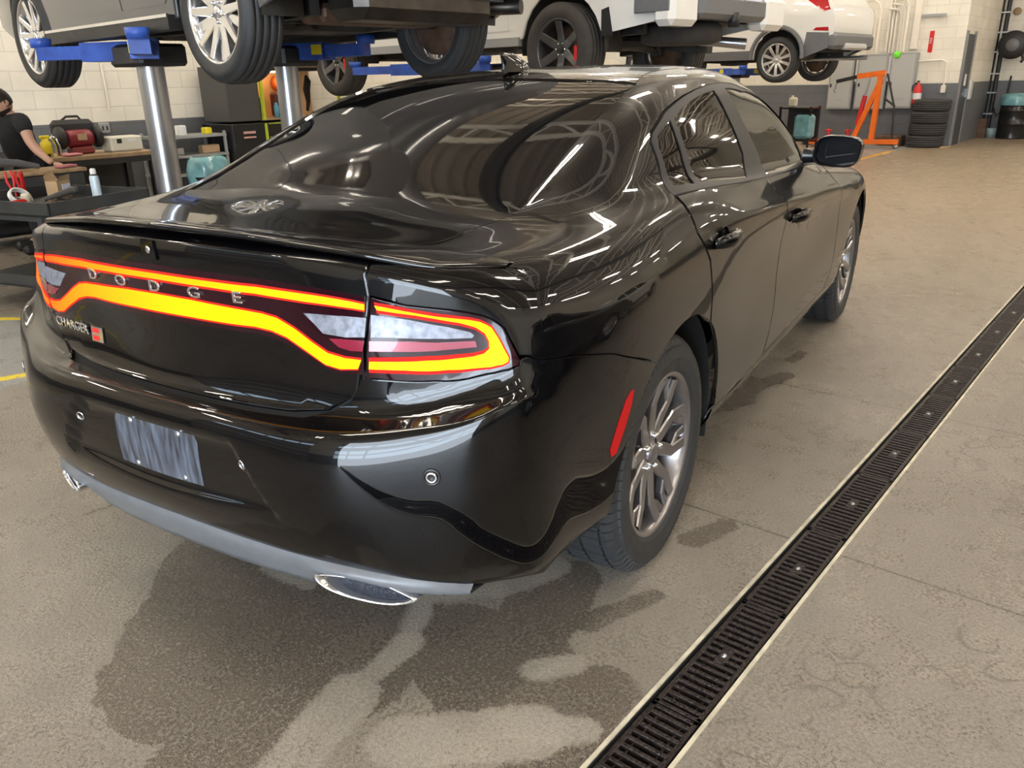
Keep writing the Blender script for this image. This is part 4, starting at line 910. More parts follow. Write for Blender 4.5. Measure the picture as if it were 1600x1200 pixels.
def wheel(parent,loc,out,R=.365,w=.235,rr=.245,style='split5',rimm=None,dish=.03,name='wheel',tread=True,nspoke=5,tm=None,rotz=0.,steer=0.,hubm=None,caliper=None,accent=None):
    """wheel part: tyre mesh with rim, hub cap, nuts as sub-parts. out=+1 outer face to +y, -1 to -y"""
    o=link('wheel',tyre_mesh(R,w,rr,tread=tread),tm or M['rubber'],parent); o.location=loc; o.rotation_euler=(0,rotz,0)
    if out<0: o.scale=(1,1,1); o.rotation_euler=(0,rotz,PI)
    if steer: o.rotation_euler.z+=steer
    hw=w/2; rm=rimm or M['grayrim']
    b=MB(); yo=hw*.86
    b.lathe([(rr+.012,yo-.004),(rr+.010,yo+.004),(rr+.002,yo+.006),(rr-.006,yo),(rr-.012,yo-.015),(rr-.022,yo-.05),(rr-.03,-hw*.4),(rr-.012,-hw*.8),(rr+.004,-hw*.86),(rr+.012,-hw*.84)],axis='Y',n=64)
    fy=yo-dish        # face of the spokes at the hub
    def spoke(pts,w0,w1,d0=.022,d1=.03,bot=.045):
        """pts: list of (x,z,y) centre line; ridge section"""
        V=[];n=len(pts)
        for i,(x,z,y) in enumerate(pts):
            a=pts[max(i-1,0)];c=pts[min(i+1,n-1)]; t=Vector((c[0]-a[0],c[1]-a[1])).normalized(); nx,nz=-t.y,t.x; t_=i/(n-1); ww=w0+(w1-w0)*t_; dd=d0+(d1-d0)*t_
            V+=[(x+nx*ww*.5,y-.005,z+nz*ww*.5),(x+nx*ww*.40,y,z+nz*ww*.40),(x-nx*ww*.40,y,z-nz*ww*.40),(x-nx*ww*.5,y-.005,z-nz*ww*.5),(x-nx*ww*.38,y-dd,z-nz*ww*.38),(x+nx*ww*.38,y-dd,z+nz*ww*.38)]
        Fs=[(i*6+j,i*6+(j+1)%6,(i+1)*6+(j+1)%6,(i+1)*6+j) for i in range(n-1) for j in range(6)]
        b.add(V,Fs)
    ro=rr-.012
    def pol(r,a): return (r*math.cos(a),r*math.sin(a))
    if style=='split5':
        for k in range(nspoke):
            a=2*PI*k/nspoke+PI/2
            for s in (-1,1):
                p0=pol(.050,a+s*.42); p1=pol(.115,a+s*.30); p2=pol(.165,a+s*.245); p3=pol(ro,a+s*.37)
                spoke([(*p0,fy),(*p1,fy+.006),(*p2,fy+.013),(*p3,yo-.004)],.046,.036,.024,.034)
            # short web between the pair, giving the pocket
            p0=pol(.055,a); p1=pol(.10,a); spoke([(*p0,fy-.004),(*p1,fy-.010)],.05,.03)
            for s in (-1,1):
                p0=pol(.165,a+s*.245); p1=pol(.20,a+s*.50); p2=pol(ro,a+s*.56)
                spoke([(*p0,fy+.010),(*p1,fy+.012),(*p2,yo-.008)],.026,.030)
    elif style=='twist5':
        for k in range(nspoke):
            a=2*PI*k/nspoke+PI/2
            for s in (-1,1):
                p0=pol(.045,a+s*.35); p1=pol(.13,a+s*.26); p3=pol(ro,a+s*.26)
                spoke([(*p0,fy),(*p1,fy+.008),(*p3,yo-.002)],.060,.040,.03,.05)
            p0=pol(.06,a+PI/nspoke); p1=pol(ro,a+PI/nspoke); spoke([(*p0,fy-.01),(*p1,yo-.03)],.03,.075)
    else:
        for k in range(nspoke):
            a=2*PI*k/nspoke+PI/2
            spoke([(*pol(.05,a),fy),(*pol(ro*.5,a),fy+.01),(*pol(ro,a),yo-.004)],*( (.085,.075) if style=='wide' else (.035,.055)))
    b.lathe([(0,fy-.004),(.035,fy-.004),(.07,fy-.002),(.078,fy-.012),(.075,fy-.05)],axis='Y',n=30)
    rim=b.build('rim',rm,o)
    MB().lathe([(0,fy+.014),(.022,fy+.013),(.030,fy+.008),(.032,fy-.004)],axis='Y',n=24).build('centre_cap',hubm or rm,o)
    for k in range(5 if style!='wide' else 6):
        a=2*PI*(k+.5)/(5 if style!='wide' else 6)+PI/2; x,z=pol(.054,a)
        MB().lathe([(0,fy+.016),(.008,fy+.014),(.0105,fy+.006),(.0105,fy-.006)],c=(x,0,z),axis='Y',n=6).build('lug_nut',M['chrome'],o)
    MB().lathe([(0,-.02),(rr*.80,-.02),(rr*.80,-.045),(0,-.045)],axis='Y',n=40).build('brake_disc',M['rust'],o)
    if caliper:
        MB().box((rr*.62,.0,-.02),(.07,.07,.17),bev=.01).build('brake_caliper',caliper,o)
    if accent:
        MB().box((-ro*.86,yo-.012,-.04),(.035,.012,.13),bev=.003).build('red_accent',accent,o)
    return o
for x in (0,3.052):
    for s in (-1,1): wheel(CAR,(x,s*.795,.365),s,rotz=.35 if x==0 else .9)
# ------------------------------------------------------------------ vehicles up on lifts
def numN(Pf,s):
    def f(a,b):
        e=.004; a=np.atleast_1d(a);b=np.atleast_1d(b)
        du=np.array(Pf(a+e,b))-np.array(Pf(a-e,b)); dv=np.array(Pf(a,b+e))-np.array(Pf(a,b-e)); n=np.cross(du,dv); n/=np.maximum(np.linalg.norm(n,axis=1,keepdims=True),1e-9)
        sg=np.where(n[:,1:2]*s>=0,1,-1); return n*sg
    return f
def vehicle(root,paint,up,hw,belt,axles,ar,z0,tumble=.42,taper=.10,windows=(),doors=(),side_parts=(),tailw=1.,dz=0.,cladding=None,top_parts=()):
    """up: upper outline rear-bottom .. front-bottom (x,z); local frame x forward, y left"""
    xs=[p[0] for p in up]; xm,xM=min(xs),max(xs); L2=(xM-xm)/2; xc=(xM+xm)/2
    def Wd(x,z):
        t=np.abs((x-xc)/L2); w=hw*(1-taper*np.clip(t,0,1)**5); w=w-np.clip(belt-.25-z,0,1)*.06; w=w+.02*np.exp(-((z-(belt-.15))/.12)**2)
        return w-np.clip(z-belt,0,2)*tumble-.035*np.clip((z-belt+.06)/.06,0,1)
    B=[]; parts=[]
    ur=crom(up,5)
    side=[(ur[0][0],ur[0][1])]+list(ur[1:])
    bot=[]
    for cx in sorted(axles,reverse=True):
        bot+=[(cx+ar,z0)]+[(cx+ar*math.cos(math.radians(a)),axz+ar*math.sin(math.radians(a))) for a in range(0,181,15) for axz in [AXZ-dz]]+[(cx-ar,z0)]
    poly=side+[(p[0],max(p[1],z0)) for p in bot]
    objs=[]
    for s in (1,-1):
        Pf=lambda a,b,s=s:np.stack([np.atleast_1d(a),s*Wd(np.atleast_1d(a),np.atleast_1d(b)),np.atleast_1d(b)],1)
        objs.append(patch('body',Pf,numN(Pf,s),poly,paint,root,sp=.11,gap=0,depth=.03))
    V=[];n=9
    for x,z in ur:
        w=float(Wd(np.array([x]),np.array([z]))[0])
        for j in range(n):
            t=-1+2*j/(n-1); V.append((x,w*t,z+(.03*(1-t**4) if z>belt*.8 else 0)))
    Fs=[(i*n+j,i*n+j+1,(i+1)*n+j+1,(i+1)*n+j) for i in range(len(ur)-1) for j in range(n-1)]
    me=MB().add(V,Fs,True); o=me.build('body',paint,root); objs.append(o)
    body=joinm(objs,'body')
    for nm,pl,mt,off in list(windows)+list(doors)+list(side_parts):
        for s in (1,-1):
            Pf=lambda a,b,s=s:np.stack([np.atleast_1d(a),s*Wd(np.atleast_1d(a),np.atleast_1d(b)),np.atleast_1d(b)],1)
            patch(nm,Pf,numN(Pf,s),pl,mt,root,sp=.12,gap=.002,depth=.012,off=off)
    for cx in axles:
        for s in (-1,1): MB().lathe([(.05,s*(hw-.32)),(ar+.01,s*(hw-.32)),(ar+.015,s*(hw-.06))],c=(cx,0,AXZ-dz),axis='Y',n=30,a0=-.1,a1=PI+.1).build('wheel_well',M['under'],root)
    return Wd
def underparts(root,L0,L1,wb,hw,z,parts):
    b=MB(); b.box(((L0+L1)/2,0,z+.12),(L1-L0,2*hw-.5,.04))
    for s in (-1,1):
        b.beam((L0+.3,s*(hw-.42),z+.04),(wb*.25,s*(hw-.45),z+.01),.06,.08); b.beam((wb*.25,s*(hw-.45),z+.01),(L1-.3,s*(hw-.42),z+.04),.06,.08)
        b.tube([(L0+.7,s*.28,z+.03),(wb*.3,s*.24,z),(wb*.7,s*.2,z+.02)],.018,n=8); b.box((wb*.55,s*.38,z+.06),(.9,.22,.06),bev=.02)
    b.box((.62,-.05,z+.05),(.55,hw*1.0,.15),bev=.06); b.tube([(L0+.9,.1,z),(wb*.5,.08,z-.01),(L1-1.0,.12,z+.03)],.032,n=10); b.lathe([(.0,-.25),(.07,-.24),(.08,0),(.07,.24),(0,.25)],c=(wb*.45,.08,z),axis='X',n=16)
    for x in (.25,wb*.45,wb-.3): b.beam((x,-(hw-.45),z+.03),(x,hw-.45,z+.03),.07,.05)
    b.build('underbody',M['under'],root)
def suspension(root,cx,tr,z,m=None):
    b=MB()
    for s in (-1,1):
        b.beam((cx,s*.15,z-.02),(cx-.02,s*(tr-.10),z-.06),.07,.05); b.beam((cx+.22,s*.25,z+.02),(cx+.02,s*(tr-.12),z-.03),.05,.04); b.beam((cx-.18,s*.22,z+.04),(cx-.02,s*(tr-.12),z+.02),.045,.04)
        b.lathe([(.055,0),(.06,.01),(.06,.24),(.05,.25)],c=(cx+.05,s*(tr-.30),z),n=14); b.tube([(cx-.06,s*(tr-.22),z-.05),(cx-.06,s*(tr-.26),z+.30)],.022,n=8)
        b.box((cx,s*(tr-.15),z),(.14,.08,.2),bev=.01)
    b.box((cx,0,z),(.30,.55,.10),bev=.02); b.build('suspension',m or M['under'],root)
def wh(root,pts,R,w,rr,**k):
    for x,y in pts: wheel(root,(x,y,R),1 if y>0 else -1,R=R,w=w,rr=rr,tread=False,**k)
# dark crossover over the tool cart, heading away towards the left wall
AXZ=.37
SUV=empty('crossover',(1.765,2.32,1.44),PI/2-.055,'dark crossover with bright ten-spoke wheels raised on the lift above the tool cart','car')
up=[(-.90,.48),(-.93,.75),(-.86,1.02),(-.80,1.25),(-.55,1.62),(-.2,1.70),(.9,1.735),(1.6,1.66),(2.15,1.36),(2.45,1.16),(3.0,1.07),(3.45,.92),(3.62,.68),(3.60,.42)]
up=[(x,z+.06) for x,z in up]
wn=[('window_glass',[(-.45,1.28),(.05,1.22),(.12,1.62),(-.25,1.58)],M['blackglass'],.004),('window_glass',[(.18,1.21),(1.05,1.19),(1.05,1.64),(.20,1.64)],M['blackglass'],.004),('window_glass',[(1.13,1.19),(2.15,1.17),(1.72,1.56),(1.13,1.64)],M['blackglass'],.004)]
gp=mat('charcoal_paint',(.05,.05,.055),.3,0,.9)
vehicle(SUV,gp,up,.93,1.15,(0,2.75),.43,.36,windows=wn,doors=[('door',[(.30,.60),(.52,.44),(1.08,.44),(1.09,1.17),(.15,1.19),(.25,.85)],gp,.004),('door',[(1.10,.44),(2.10,.44),(2.16,.8),(2.2,1.14),(1.11,1.17)],gp,.004)],dz=0)
for s in (-1,1): MB().beam((.43,s*.945,.375),(2.32,s*.945,.375),.014,.018).build('sill_strip',M['chrome'],SUV); MB().beam((.43,s*.90,.34),(2.32,s*.90,.33),.09,.08).build('sill',M['black'],SUV)
underparts(SUV,-.7,3.2,2.75,.93,.34,None); suspension(SUV,0,.80,.42); suspension(SUV,2.75,.80,.42)
b=MB(); V=[]
b.box((-.52,-.10,.41),(.34,1.05,.20),bev=.06); b.tube([(-.52,-.62,.42),(-.62,-.78,.42),(-.72,-.82,.42)],[.05,.045,.045],n=12); b.build('muffler',mat('muffler_steel',(.07,.062,.055),.4,.8,noise=.4,nscale=8),SUV)
MB().box((-.25,0,.36),(.25,.9,.10),bev=.03).build('heat_shield',M['rust'],SUV)
wh(SUV,[(0,.79),(0,-.79),(2.75,.79),(2.75,-.79)],.37,.24,.262,style='twist5',rimm=mat('bright_alloy',(.75,.75,.76),.16,.9,.5),dish=.025)
# white pickup truck, centre
AXZ=.42
TR=empty('pickup_truck',(5.79,2.86,1.28),PI/2-.085,'white pickup truck with graphite wheels and red wheel accents raised on a lift, centre','truck')
up=[(-1.22,.62),(-1.25,.80),(-1.22,1.34),(-1.18,1.40),(-.2,1.40),(.55,1.40),(.60,1.45),(.68,1.88),(.95,1.96),(1.8,1.97),(2.25,1.85),(2.75,1.42),(3.1,1.30),(4.3,1.24),(4.55,1.05),(4.58,.6)]
wn=[('window_glass',[(.80,1.42),(1.38,1.40),(1.38,1.86),(.90,1.86)],M['blackglass'],.004),('window_glass',[(1.47,1.40),(2.55,1.38),(2.15,1.80),(1.47,1.87)],M['blackglass'],.004)]
vehicle(TR,M['white'],up,.98,1.36,(0,3.7),.50,.52,tumble=.3,taper=.04,windows=wn,doors=[('door',[(.66,.60),(1.42,.60),(1.42,1.36),(.72,1.38)],M['white'],.005),('door',[(1.44,.60),(2.55,.60),(2.68,1.32),(1.44,1.36)],M['white'],.005)],side_parts=[('mud_flap',[(-.62,.50),(-.49,.50),(-.50,.72),(-.58,.74)],M['black'],.01)])
for s in (-1,1): MB().beam((.52,s*.93,.50),(3.15,s*.93,.50),.08,.08).build('sill',M['gray'],TR)
for s in (-1,1): MB().box((-1.17,s*.78,.70),(.22,.42,.30),bev=.05).build('bumper_end',M['white'],TR)
MB().box((-1.19,0,.72),(.22,1.15,.20),bev=.04).build('rear_bumper',M['satin'],TR)
MB().box((-1.06,.985,.86),(.36,.02,.40),bev=.008).build('corner_step',M['satin'],TR)
b=MB().box((0,0,0),(.004,.30,.15)); o=b.build('number_plate',mat('plate_paint',(.60,.68,.82),.4),TR); o.location=(-1.31,-.28,.86); 
o2=MB().box((-.004,0,.045),(.003,.29,.05)).build('plate_band',M['red'],o)
underparts(TR,-1.0,4.2,3.7,.98,.52,None); suspension(TR,0,.80,.46); suspension(TR,3.7,.80,.46)
MB().lathe([(.0,-.10),(.30,-.10),(.38,-.07),(.385,.05),(.34,.09),(0,.09)],c=(-.72,0,.53),n=30).build('spare_wheel',M['dirt_rubber'],TR)
MB().tube([(.9,-.45,.52),(-.45,-.5,.50),(-.75,-.62,.47),(-.98,-.78,.44)],[.05,.05,.05,.055],n=12).build('exhaust_pipe',M['steel'],TR)
MB().lathe([(0,-.06),(.05,-.06),(.05,.06),(0,.06)],c=(-1.28,0,.62),n=12).build('tow_hitch',M['black'],TR)
gr2=mat('graphite_wheel',(.10,.10,.105),.35,.6,.3)
wh(TR,[(0,.86),(0,-.86),(3.7,.86),(3.7,-.86)],.41,.275,.262,style='wide',nspoke=6,rimm=gr2,dish=.05,hubm=M['black'],accent=M['red'],tm=M['dirt_rubber'])
# white crossover, right, further back
AXZ=.345
WS=empty('crossover',(12.56,3.60,1.30),PI/2-.05,'white crossover with silver ten-spoke wheels raised on the farthest lift, right','car')
up=[(-.82,.50),(-.87,.70),(-.84,.98),(-.74,1.12),(-.52,1.50),(-.25,1.60),(.7,1.66),(1.4,1.60),(2.0,1.28),(2.3,1.12),(2.9,1.02),(3.25,.86),(3.38,.62),(3.36,.42)]
up=[(x,z+.08) for x,z in up]
wn=[('window_glass',[(-.40,1.27),(.10,1.22),(.15,1.58),(-.20,1.52)],M['blackglass'],.004),('window_glass',[(.20,1.21),(1.0,1.19),(1.0,1.60),(.22,1.60)],M['blackglass'],.004),('window_glass',[(1.07,1.19),(2.0,1.17),(1.6,1.50),(1.07,1.59)],M['blackglass'],.004)]
tl=mat('red_tail_lamp',(.45,.01,.015),.12,0,1.)
vehicle(WS,M['white'],up,.89,1.15,(0,2.555),.40,.36,windows=wn,doors=[('door',[(.26,.66),(.45,.52),(1.02,.52),(1.03,1.16),(.12,1.18),(.2,.9)],M['white'],.004),('door',[(1.05,.52),(1.95,.52),(2.0,.8),(2.05,1.14),(1.06,1.16)],M['white'],.004)],
 side_parts=[('tail_lamp',[(-.80,1.04),(-.70,1.02),(-.42,1.19),(-.50,1.23),(-.72,1.18)],tl,.006),('cladding',[(-.80,.50),(-.42,.36),(-.42,.50),(-.46,.74),(-.80,.72)],M['satin'],.008),('cladding',[(.42,.36),(2.1,.36),(2.1,.50),(.45,.50)],M['satin'],.008),('rear_reflector',[(-.79,.74),(-.55,.76),(-.60,.80),(-.78,.80)],tl,.009)],dz=-.05)
for s in (-1,1):
    b=MB(); pts=[(.435*math.cos(math.radians(a)),s*.885,.395+.435*math.sin(math.radians(a))) for a in range(-5,186,10)]; b.tube(pts,.035,n=8); b.build('arch_trim',M['satin'],WS)
b=MB(); b.box((-.84,0,.60),(.16,1.62,.24),bev=.05); b.build('rear_bumper',M['satin'],WS)
MB().box((-.90,0,.52),(.10,.9,.10),bev=.03).build('skid_plate',mat('light_gray_plastic',(.45,.45,.44),.5),WS)
underparts(WS,-.6,3.0,2.55,.89,.36,None); suspension(WS,0,.74,.40); suspension(WS,2.555,.74,.40)
MB().tube([(.5,-.3,.36),(-.5,-.45,.36),(-.95,-.5,.36)],.035,n=10).build('exhaust_pipe',M['steel'],WS)
wh(WS,[(0,.765),(0,-.765),(2.555,.765),(2.555,-.765)],.345,.225,.238,style='plain',nspoke=10,rimm=M['silver'],dish=.02)
# ------------------------------------------------------------------ lifts
def lift(label,posts,z,armspec,r=.088):
    rt=empty('vehicle_lift',(posts[0][0],posts[0][1],0),0,label,'car lift')
    ox,oy=posts[0]
    for (px_,py_) in posts:
        b=MB(); b.lathe([(r,0),(r,z-.02)],c=(px_-ox,py_-oy,0),n=28); b.lathe([(r*1.7,0),(r*1.7,.02),(r*1.15,.03)],c=(px_-ox,py_-oy,0),n=28); b.build('piston',M['steel'],rt)
        b=MB(); b.box((px_-ox,py_-oy,z+.03),(.34,.42,.14),bev=.02); b.build('carriage',M['black'],rt)
        for (ex,ey) in armspec[(px_,py_)]:
            b=MB(); a=Vector((px_-ox,py_-oy,z+.06)); e=Vector((ex-ox,ey-oy,z+.06)); m_=a.lerp(e,.55)
            b.beam(a,m_,.17,.12); b.build('arm',M['blue'],rt)
            b=MB(); b.beam(m_,e,.12,.085); b.lathe([(0,.04),(.065,.04),(.07,.10),(0,.10)],c=tuple(e),n=16); b.build('arm_extension',M['blue'],rt)
            b=MB(); d=(e-a).normalized(); s=d.cross(Vector((0,0,1)))*.087; mm=a.lerp(e,.42); b.beam(mm+s+Vector((0,0,.01)),mm+s+d*.09+Vector((0,0,.01)),.004,.07); b.build('warning_sticker',M['yellow'],rt)
    return rt
lift('blue-armed lift on two steel pistons holding the dark crossover',[(1.17,3.7),(2.28,3.7)],1.60,{(1.17,3.7):[(.80,4.45),(.78,3.05)],(2.28,3.7):[(2.5,4.5),(2.5,3.0)]})
lift('blue-armed lift holding the white pickup truck',[(5.15,4.75),(6.35,4.75)],1.50,{(5.15,4.75):[(4.85,5.9),(4.75,3.8)],(6.35,4.75):[(6.5,5.9),(6.5,3.8)]})
lift('blue-armed lift holding the white crossover, farthest of the lifts',[(11.95,4.9),(12.95,4.9)],1.42,{(11.95,4.9):[(11.65,5.7),(11.6,4.15)],(12.95,4.9):[(13.2,5.7),(13.2,4.15)]})

# two vehicles standing across the drain, outside the right edge; the sedan's flank mirrors them
c=copy_tree(SUV); c.location=(.5,-4.5,0); c.rotation_euler=(0,0,.15); tag(c,'dark crossover on the floor across the drain, mirrored in the sedan','car')
c=copy_tree(WS); c.location=(5.6,-4.9,0); c.rotation_euler=(0,0,.15); tag(c,'white crossover on the floor across the drain, ahead of the parked dark crossover','car')
# ------------------------------------------------------------------ tool cart, left
d1=Vector((.961,.276,0)); d2=Vector((-.276,.961,0)); CA=Vector((.355,3.77,0)); ca=math.atan2(.276,.961)
cart=empty('tool_cart',CA,ca,'black steel tool cart on castors with loaded top tray, left edge','tool cart')
def lb(b,x0,x1,y0,y1,z0,z1,**k): b.box(((x0+x1)/2,(y0+y1)/2,(z0+z1)/2),(x1-x0,y1-y0,z1-z0),**k); return b
dk=mat('cart_black_steel',(.045,.048,.05),.42,.2,noise=.2,nscale=6)
b=MB(); lb(b,0,.84,0,1.02,.64,.655); lb(b,0,.84,0,.012,.61,.735); lb(b,0,.84,1.008,1.02,.61,.735); lb(b,0,.012,0,1.02,.61,.735); lb(b,.828,.84,0,1.02,.61,.735); b.build('top_tray',dk,cart)
b=MB(); lb(b,-.05,.80,.05,.98,.165,.18); lb(b,-.05,.80,.05,.062,.165,.25); lb(b,-.05,-.038,.05,.98,.165,.25); lb(b,.788,.80,.05,.98,.165,.25); b.build('bottom_tray',dk,cart)
for x,y in ((.0,.09),(.79,.06),(.0,.96),(.79,.96)):
    b=MB(); b.beam((x,y,.64),(x-.03,y,.15),.045,.03); b.build('leg',dk,cart)
    b=MB(); b.lathe([(0,-.014),(.045,-.014),(.05,-.008),(.05,.008),(.045,.014),(0,.014)],c=(x-.03,y,.05),axis='Y',n=20); b.box((x-.03,y,.115),(.03,.045,.05)); b.build('castor',M['rubber'],cart)
def put(name,o_or_mb,m,loc,label,cat,rz=0,group=None):
    o=o_or_mb.build(name,m) ; o.location=loc; o.rotation_euler=(0,0,rz); return tag(o,label,cat,group)
ZC=.657
cn=empty('spray_can',(.93,4.33,ZC),0,'white and pale blue spray can standing on the black tool cart tray','spray can')
MB().lathe([(0,0),(.032,0),(.033,.006),(.033,.155),(.028,.172)],n=24).build('can_body',mat('can_pale_blue',(.55,.66,.76),.35,.1),cn)
MB().lathe([(.0285,.172),(.024,.180),(.020,.183)],n=24).build('can_shoulder',M['black'],cn); MB().lathe([(.020,.178),(.022,.182),(.021,.212),(.015,.222),(0,.223)],n=20).build('cap',M['paper'],cn)
bx=empty('cardboard_box',(.80,4.66,ZC),.5,'small open cardboard box with a white label on the cart tray','box')
b=MB(); lb(b,-.07,.07,-.05,.05,0,.13); b.add([(-.07,-.05,.13),(.07,-.05,.13),(.06,-.07,.175),(-.05,-.07,.165)],[(0,1,2,3)]); b.add([(-.07,.05,.13),(.07,.05,.13),(.05,.07,.19),(-.06,.06,.17)],[(0,1,2,3)]); b.build('carton',M['tan'],bx)
b=MB(); b.box((.02,-.052,.06),(.085,.003,.09)); b.build('label_sticker',mat('label_white',(.66,.72,.84),.5),bx)
for k,(x,y,a,t) in enumerate(((.60,4.80,.2,.12),(.64,4.86,-.4,.25),(.57,4.88,.6,-.2))):
    b=MB(); 
    for s in (-1,1): b.tube([(0,s*.006,.0),(0,s*.012,.08),(0,s*.03,.14),(0,s*.022,.21)],[.007,.008,.010,.008],n=8)
    o=put('pliers',b,M['red'],(x,y,ZC+.0),('red-handled pliers standing among the tools on the cart, '+('leftmost','tallest','farthest back')[k]+' of three'),'pliers',a); o.rotation_euler=(t,.15*(k-1),a)
b=MB(); pts=[(.085*math.cos(t),.085*math.sin(t)*.8,.02+.012*t/6.3) for t in np.linspace(0,18,60)]; b.tube(pts,.008,n=8); o=put('cable_coil',b,M['paper'],(.50,4.66,ZC+.02),'coil of white cable lying on the cart tray beside the red pliers','cable'); o.rotation_euler=(.9,0,.5)
b=MB().lathe([(0,0),(.032,0),(.035,.05),(.03,.07),(0,.072)],n=18); put('tape_roll',b,mat('cream_plastic',(.62,.58,.45),.5),(.52,4.55,ZC),'cream plastic pot in front of the white cable coil','pot')
b=MB(); b.tube([(-.16,0,.03),(0,.01,.045),(.14,.0,.06)],[.016,.02,.026],n=10); b.box((.17,0,.065),(.06,.05,.05),bev=.01); put('air_ratchet',b,mat('worn_gray_rubber',(.12,.115,.11),.6),(.70,4.45,ZC),'dark gray pistol-shaped air tool lying across the cart tray','air tool',.5)
b=MB(); b.tube([(-.14,0,.02),(.06,.0,.025),(.13,.01,.02)],[.013,.016,.012],n=10); put('screwdriver',b,M['red'],(.42,4.50,ZC),'red-handled screwdriver at the left of the cart tray','screwdriver',.3)
for k in range(22):
    h=.02+.03*random.random(); r=.009+.007*random.random(); x=.12+.05*(k%11); y=.10+.07*(k//11)+.02*random.random(); p=CA+d1*x+d2*y
    b=MB().lathe([(r*.6,h),(r,h),(r,0),(0,0)],n=12); b.lathe([(r*.6,h),(r*.55,h*.5),(0,h*.5)],n=12)
    put('socket',b,M['chrome'] if k%3 else M['steel'],(p.x,p.y,ZC),'loose steel socket, %s from the left in the %s row on the cart tray'%(ordinal(k%11+1),'rear' if k//11 else 'front'),'socket',0,'loose sockets on the cart tray')
b=MB(); b.box((0,0,.012),(.30,.10,.006)); put('paper_sheet',b,M['paper'],(CA+d1*.66+d2*.30)+Vector((0,0,ZC)),'white sheet at the right end of the cart tray','paper',ca)
for k,(x,y,c,w) in enumerate(((.22,.40,'rust',.2),(.30,.75,'steel',.16),(.55,.55,'black',.22),(.12,.62,'dirt_rubber',.18))):
    p=CA+d1*x+d2*y; b=MB(); b.tube([(-w/2,0,.015),(w*.2,.02,.02),(w/2,.0,.03)],[.012,.009,.014],n=8); b.box((w/2,0,.03),(.03,.05,.03),bev=.005)
    put('wrench',b,M[c],(p.x,p.y,ZC),('rusty wrench near the middle of the cart tray','bright steel wrench at the back of the cart tray','black wrench right of the cardboard box','dusty dark wrench at the left of the cart tray')[k],'wrench',k*.8)
# jacket hanging off the cart
b=MB(); V=[];n=20
for i in range(9):
    t=i/8
    for j in range(n):
        a=2*PI*j/n; r=.11+.05*t+.018*math.sin(5*a+3*t); V.append((r*math.cos(a)*1.0,r*.5*math.sin(a)+.01*math.sin(7*a),.60-.36*t-.02*math.cos(3*a)*t))
b.add(V,[(i*n+j,(i+1)*n+j,(i+1)*n+(j+1)%n,i*n+(j+1)%n) for i in range(8) for j in range(n)]+[tuple(range(n))[::-1],tuple(range(8*n,9*n))],True)
put('jacket',b,mat('dark_plum_cloth',(.05,.035,.04),.9,noise=.4,nscale=12),(.42,3.80,.0),'dark plum jacket hanging from the corner of the tool cart','jacket',.4)
b=MB().box((0,0,.06),(.12,.08,.12),bev=.015); put('blue_carton',b,mat('bright_blue_card',(.03,.22,.75),.4),(.52,3.98,.18),'bright blue carton on the lower tray of the tool cart','carton',.5)
# trolley the man leans on
tt=empty('tool_chest',(.85,5.56,0),.1,'low black tool chest with wooden edge that the man rests his hand on','tool chest')
b=MB(); b.box((0,0,.66),(.95,.36,.22),bev=.01)
for x in (-.44,.44):
    for y in (-.15,.15): b.box((x,y,.29),(.035,.035,.56))
b.build('cabinet',dk,tt); b=MB(); b.box((0,0,.785),(1.0,.40,.03),bev=.008); b.build('top_board',M['wood'],tt)
b=MB().box((0,0,.02),(.16,.10,.022),bev=.008); put('shop_rag',b,mat('pink_cloth',(.45,.16,.17),.9),(1.24,5.52,.795),'pinkish shop rag under the hand of the man','rag',.3)
b=MB(); b.tube([(-.35,0,.06),(-.1,.02,.10),(.15,0,.07),(.3,-.02,.03)],[.03,.035,.03,.02],n=10); put('air_hose',b,mat('hose_gray',(.10,.10,.105),.6),(.72,5.50,.80),'thick gray hose lying on the low black tool chest','hose',.1)
# ------------------------------------------------------------------ workbench along the wall
wb=empty('workbench',(1.75,6.95,0),0,'workbench with worn wooden top and dark space below, under the left wall','workbench')
b=MB(); b.box((0,0,.785),(1.8,.66,.045),bev=.006); b.build('bench_top',M['wood'],wb)
b=MB(); b.box((0,-.30,.735),(1.76,.03,.06)); b.box((0,.30,.4),(1.76,.02,.74)); b.build('apron',M['black'],wb)
for x in (-.85,.85):
    for y in (-.28,.28): MB().box((x,y,.38),(.06,.06,.76)).build('leg',M['black'],wb)
MB().box((0,0,.16),(1.7,.55,.03)).build('shelf',M['black'],wb)
b=MB().box((0,0,.17),(.32,.26,.34)); o=put('cardboard_box',b,M['tan'],(1.75,6.80,.18),'large brown cardboard box under the workbench','box',.2)
ZB=.81
g=empty('bench_grinder',(1.98,6.88,ZB),0,'bench grinder with dark red motor and black guards on the workbench','bench grinder')
MB().lathe([(0,-.13),(.07,-.13),(.085,-.10),(.085,.10),(.07,.13),(0,.13)],c=(0,0,.15),axis='X',n=24).build('motor',mat('dark_red_enamel',(.22,.02,.03),.35),g)
MB().box((0,-.087,.165),(.09,.006,.06)).build('motor_label',M['tan'],g); MB().box((0,0,.035),(.22,.16,.07),bev=.015).build('base',mat('dark_red_enamel2',(.2,.03,.03),.45),g)
for s in (-1,1): MB().lathe([(0,-.03),(.10,-.03),(.11,-.015),(.11,.015),(.10,.03),(0,.03)],c=(s*.18,0,.16),axis='X',n=24).build('wheel_guard',M['black'],g)
b=MB(); b.box((0,.10,.25),(.40,.16,.16),bev=.04); b.tube([(-.1,.1,.32),(-.05,.08,.36),(.06,.08,.36),(.1,.1,.32)],.012,n=8); b.build('tool_bag',mat('dark_gray_cloth',(.04,.04,.042),.8),g)
wbx=empty('white_case',(2.40,6.85,ZB),0,'off-white plastic case right of the bench grinder','case')
